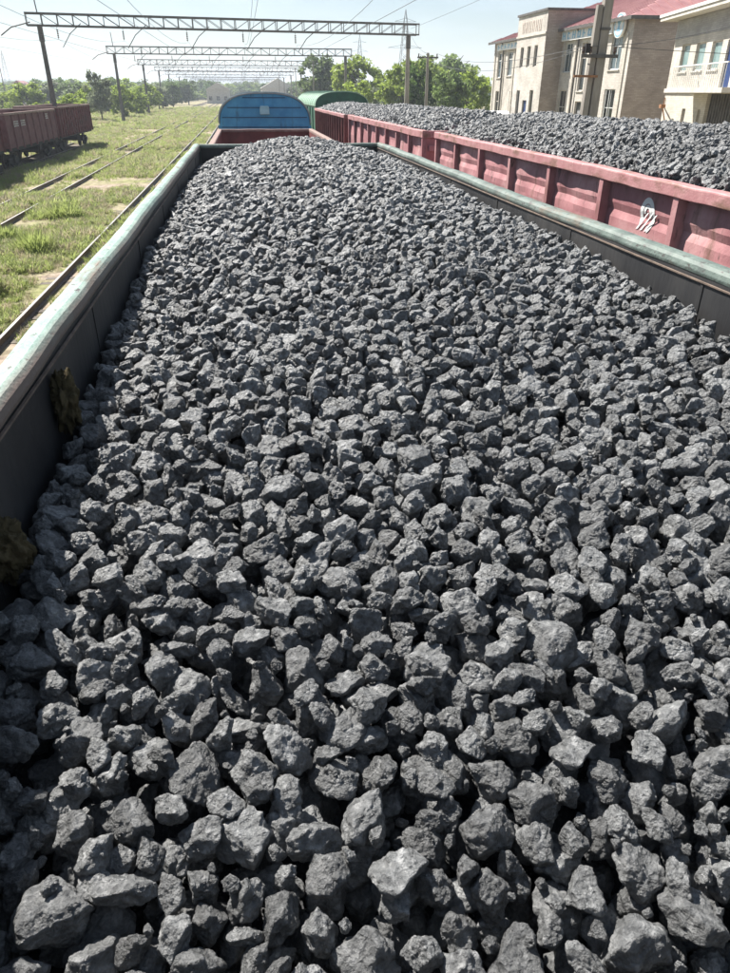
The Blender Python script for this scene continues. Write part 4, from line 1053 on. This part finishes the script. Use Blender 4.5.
for i, (x, y, h, w, tone, lab, base) in enumerate((
    (24.5,93,7.0,5.4,'mid','dark green tree standing against the left end of the cream building',.04),
    (22.0,99,8.0,4.6,'dark','slender dark green tree left of the one touching the cream building',.04),
    (30,104,7.4,7,'light','mid green tree behind the dark one at the building',.05),
    (24,118,8.8,9,'light','broad light green tree behind the grey pole',.04),
    (16.0,112,6.0,7,'light','light green bushy tree right of the nearest gantry pole',.02),
    (20.5,140,10.2,11,'light','tall light green tree top behind the nearest gantry pole',.05),
    (19.5,126,6.6,6,'grey','grey green feathery bush beside the nearest gantry pole',.0),
    (11.5,118,4.6,6.5,'light','low bright green bush left of the nearest gantry pole',.0),
    (31,136,10,10,'light','broad mid green tree far behind the grey pole',.05),
    (25.5,104,4.6,5,'grey','low grey green bush between grey pole and dark trees',.0),
    (17.2,172,11.5,11,'mid','round dark green tree beyond the green boxcar',.12),
    (15.0,150,4.0,8,'light','low light green hedge under the round tree',.0),
    (40,150,11,12,'mid','mid green tree partly hidden by the cream building',.05),
    (24,190,7,10,'mid','mid green tree right of the round tree, farther off',.05))):
    tree('broadleaf_tree' if h > 5 else 'bush', x, y, h, w, tone, lab, RB, i, base, 'tree' if h > 5 else 'bush')
LB = 'trees and bushes left of the tracks'
for i, (x, y, h, w, tone, lab, base) in enumerate((
    (-22.5,134,7.8,4.6,'grey','airy green tree behind the second gantry pole on the left',.1),
    (-25.5,140,5.6,4.4,'light','smaller airy tree left of the second gantry pole',.1),
    (-22.0,108,4.2,5.0,'light','bright green bush left of the second gantry pole',.0),
    (-24.6,101,3.2,4.0,'light','bright yellow green bush right of the farthest maroon wagon',.0),
    (-21.5,150,5.6,6,'light','light green bush right of the second gantry pole',.0),
    (-21.0,166,5.0,5.5,'light','mid green bush at the third gantry pole',.0),
    (-21.5,188,6.0,8,'light','light green bush between third and fourth gantry poles',.0),
    (-21,212,6.0,7,'grey','mid green tree at the fourth gantry pole',.05),
    (-20.5,250,7.0,7,'mid','dark green tree farther along on the left of the tracks',.05),
    (-19,300,8.5,9,'mid','green tree far along on the left of the tracks',.05),
    (-40,160,6.0,9,'light','bright green round bush above the middle maroon wagon',.0),
    (-48,172,4.2,8,'light','low bright bush left of the bright round one above the maroon wagons',.0),
    (-60,190,4.4,10,'grey','grey green bush on the far left beyond the wagons',.0),
    (-29,178,4.0,7,'grey','grey green bush between the gantry pole and the airy tree',.0),
    (-12,380,9,12,'dark','dark tree at the end of the tracks on the left',.05),
    (13,420,9,12,'dark','dark tree at the end of the tracks behind the blue boxcar',.05),
    (1,470,8,13,'mid','green tree at the vanishing point of the tracks',.05))):
    tree('broadleaf_tree' if h > 5 else 'bush', x, y, h, w, tone, lab, LB, i, base, 'tree' if h > 5 else 'bush')
# far-off wood: one mass
wc = bpy.data.collections.new('far_crowns'); k = 0
for nm in ('mid','dark','grey','light'):
    for q in range(2):
        wc.objects.link(bpy.data.objects.new('far_crown_%02d' % k, CR[nm][q])); k += 1
r_ = np.random.default_rng(5); P, Rr, S, Vd = [], [], [], []
for k in range(2200):
    y = r_.uniform(190, 1400)**1.0; x = r_.uniform(-1.0, 1.0)*y*.75 + y*.08
    if -24 < x < 24 and y < 420: continue
    if x > 0 and y < 240: continue
    if x > -34 and x < 0 and y < 240: continue
    w = r_.uniform(2.5, 6)*(1+y/900); h = r_.uniform(1.5, 3.2)*(1+y/700)
    P.append((x, y, -.3)); Rr.append((0, 0, r_.uniform(0, 6.28))); S.append((w, w, h)); Vd.append(r_.choice(8, p=[.18,.18,.06,.06,.14,.14,.12,.12]))
tag(scatter('far_wood', P, Rr, S, Vd, wc), 'far belt of mixed trees and scrub along the horizon', 'wood', kind='stuff')
# pale far houses at the end of the tracks
def far_house(x, y, w, h, d, roof, lab):
    t = empty('far_house', (x, y, 0)); tag(t, lab, 'house', 'far houses')
    MB().box(-w/2,w/2,0,d,0,h).build('wall', M['cement'], t)
    MB().extrude([(-w/2-.4,h+.01),(w/2+.4,h+.01),(0,h+w*.28)], 'y', -.4, d+.4).build('roof', roof, t)
    for k in range(max(2, int(w/3))): MB().box(-w/2+.8+k*3,-w/2+2.0+k*3,-.05,-.002,1.2,2.6).build('window', M['darkglass'], t)
far_house(-9, 330, 9, 5, 10, M['cement'], 'pale house at the end of the tracks left of the blue boxcar')
far_house(16, 350, 14, 5.5, 10, M['cement'], 'wide pale house behind the top of the blue boxcar')
far_house(-85, 330, 10, 5, 10, M['redroof'], 'pale house with red roof far left')
far_house(-118, 300, 12, 4.5, 9, M['cement'], 'long pale house at the far left edge')

# ------------------------------------------------------------------ grass
gc = bpy.data.collections.new('grass_tufts')
for k in range(6):
    r_ = np.random.default_rng(60+k); V = []; F = []
    for b in range(26):
        a = r_.uniform(0, 6.28); rad = r_.uniform(0, .32); x, y = rad*math.cos(a), rad*math.sin(a)
        h = r_.uniform(.45, 1.0); ln = r_.uniform(.1, .5); wd = r_.uniform(.012, .028); a2 = a+r_.normal()*.7
        dx_, dy_ = math.cos(a2), math.sin(a2); px_, py_ = -dy_*wd, dx_*wd; i = len(V)
        V += [(x-px_,y-py_,-.02),(x+px_,y+py_,-.02),(x+dx_*ln*.35-px_*.8,y+dy_*ln*.35-py_*.8,h*.6),(x+dx_*ln*.35+px_*.8,y+dy_*ln*.35+py_*.8,h*.6),(x+dx_*ln,y+dy_*ln,h)]
        F += [(i,i+1,i+3,i+2),(i+2,i+3,i+4)]
    me = bpy.data.meshes.new('grass_tuft'); me.from_pydata(V, [], F); me.materials.append(M['straw' if k in (2,5) else 'grass']); me.update()
    gc.objects.link(bpy.data.objects.new('grass_tuft_%02d' % k, me))
r_ = np.random.default_rng(8); P, Rr, S, Vd = [], [], [], []
def dens(x, y):
    d = mnoise.noise(Vector((x*.22, y*.13, 4)))*.9 + mnoise.noise(Vector((x*.8, y*.55, 9)))*.5 + .30
    for tx in (TRACKS['near'], TRACKS['mid']):
        if abs(abs(x-tx)-.76) < .26: return -1
        if abs(x-tx) < 1.4: d -= .10 if tx == TRACKS['near'] else .05
    if y < 21 and x > -9: d -= .30
    return d
for k in range(150000):
    y = 10+ (r_.random()**1.9)*230; x = r_.uniform(-5-y*.62, -3.0)
    if x < -34 and r_.random() < .6: continue
    if abs(x-TRACKS['far']) < 1.0 and y < 76: continue
    d = dens(x, y)
    if d < r_.uniform(-.15, .25): continue
    sc = (.09+.24*min(1, max(0, d+.15)))*r_.uniform(.45, 1.4)*(1+y/190)
    P.append((x, y, 0)); Rr.append((r_.normal()*.1, r_.normal()*.1, r_.uniform(0, 6.28))); S.append((sc*1.9, sc*1.9, sc)); Vd.append(int(r_.integers(6)))
for k in range(9000):
    y = 20+r_.random()*200; x = r_.uniform(8, 40)
    if 20 < x < 36 and 30 < y < 72: continue
    sc = r_.uniform(.15, .4); P.append((x, y, 0)); Rr.append((0,0,r_.uniform(0, 6.28))); S.append((sc*1.6, sc*1.6, sc)); Vd.append(int(r_.integers(6)))
tag(scatter('grass', P, Rr, S, Vd, gc), 'rough green grass and weeds over the yard', 'grass', kind='stuff')
# taller weed clumps by the near track
def weed_mesh(seed):
    r_ = np.random.default_rng(seed); V = []; F = []
    for b in range(700):
        a = r_.uniform(0, 6.28); rad = r_.uniform(0, 1)**.6*.75; x, y = rad*math.cos(a), rad*math.sin(a)
        h = (1-.75*rad*rad)*r_.uniform(.35, 1.05); ln = r_.uniform(.1, .45); wd = r_.uniform(.008, .022); a2 = a+r_.normal()*.8
        dx_, dy_ = math.cos(a2), math.sin(a2); px_, py_ = -dy_*wd, dx_*wd; i = len(V)
        V += [(x-px_,y-py_,-.02),(x+px_,y+py_,-.02),(x+dx_*ln*.35-px_,y+dy_*ln*.35-py_,h*.6),(x+dx_*ln*.35+px_,y+dy_*ln*.35+py_,h*.6),(x+dx_*ln,y+dy_*ln,h)]
        F += [(i,i+1,i+3,i+2),(i+2,i+3,i+4)]
    me = bpy.data.meshes.new('weed'); me.from_pydata(V, [], F); me.materials.append(M['grass']); me.update(); return me
WEED = [weed_mesh(k) for k in (1,2,3)]
for i, (x, y, h, w, lab) in enumerate((
    (-6.75,18.6,.95,1.5,'large feathery weed bush near the rusty rail, the closest one'),
    (-8.3,20.0,.65,1.2,'low weed bush left of the large feathery weed'),
    (-6.6,23.8,.85,1.6,'feathery weed bush behind the large one along the rusty rail'),
    (-8.2,26.2,.6,1.4,'weed bush near the overgrown track, mid distance'),
    (-7.2,31.0,.7,1.8,'wide weed bush farther along between the two tracks'),
    (-6.3,16.0,.35,.7,'small bright weed on the dry ground by the rusty rail'))):
    t = empty('weed_bush', (x, y, 0)); tag(t, lab, 'weed', 'weeds between the tracks')
    link_mesh('foliage', WEED[i % 3], t, (0,0,0), (0,0,i), (w/2,w/2,h))
# the air: even pale haze over the whole place
hz = MB().box(-4200, 4200, -1600, 7200, -1.0, 62.0).build('haze', None); tag(hz, 'thin summer haze', kind='stuff')
hm = bpy.data.materials.new('summer_haze'); hm.use_nodes = True; n, l = hm.node_tree.nodes, hm.node_tree.links; n.clear()
pv = n.new('ShaderNodeVolumePrincipled'); pv.inputs['Color'].default_value = (.82,.90,1.0,1); pv.inputs['Density'].default_value = .0005; pv.inputs['Anisotropy'].default_value = .2
ho = n.new('ShaderNodeOutputMaterial'); l.new(pv.outputs[0], ho.inputs['Volume']); hz.data.materials.append(hm)
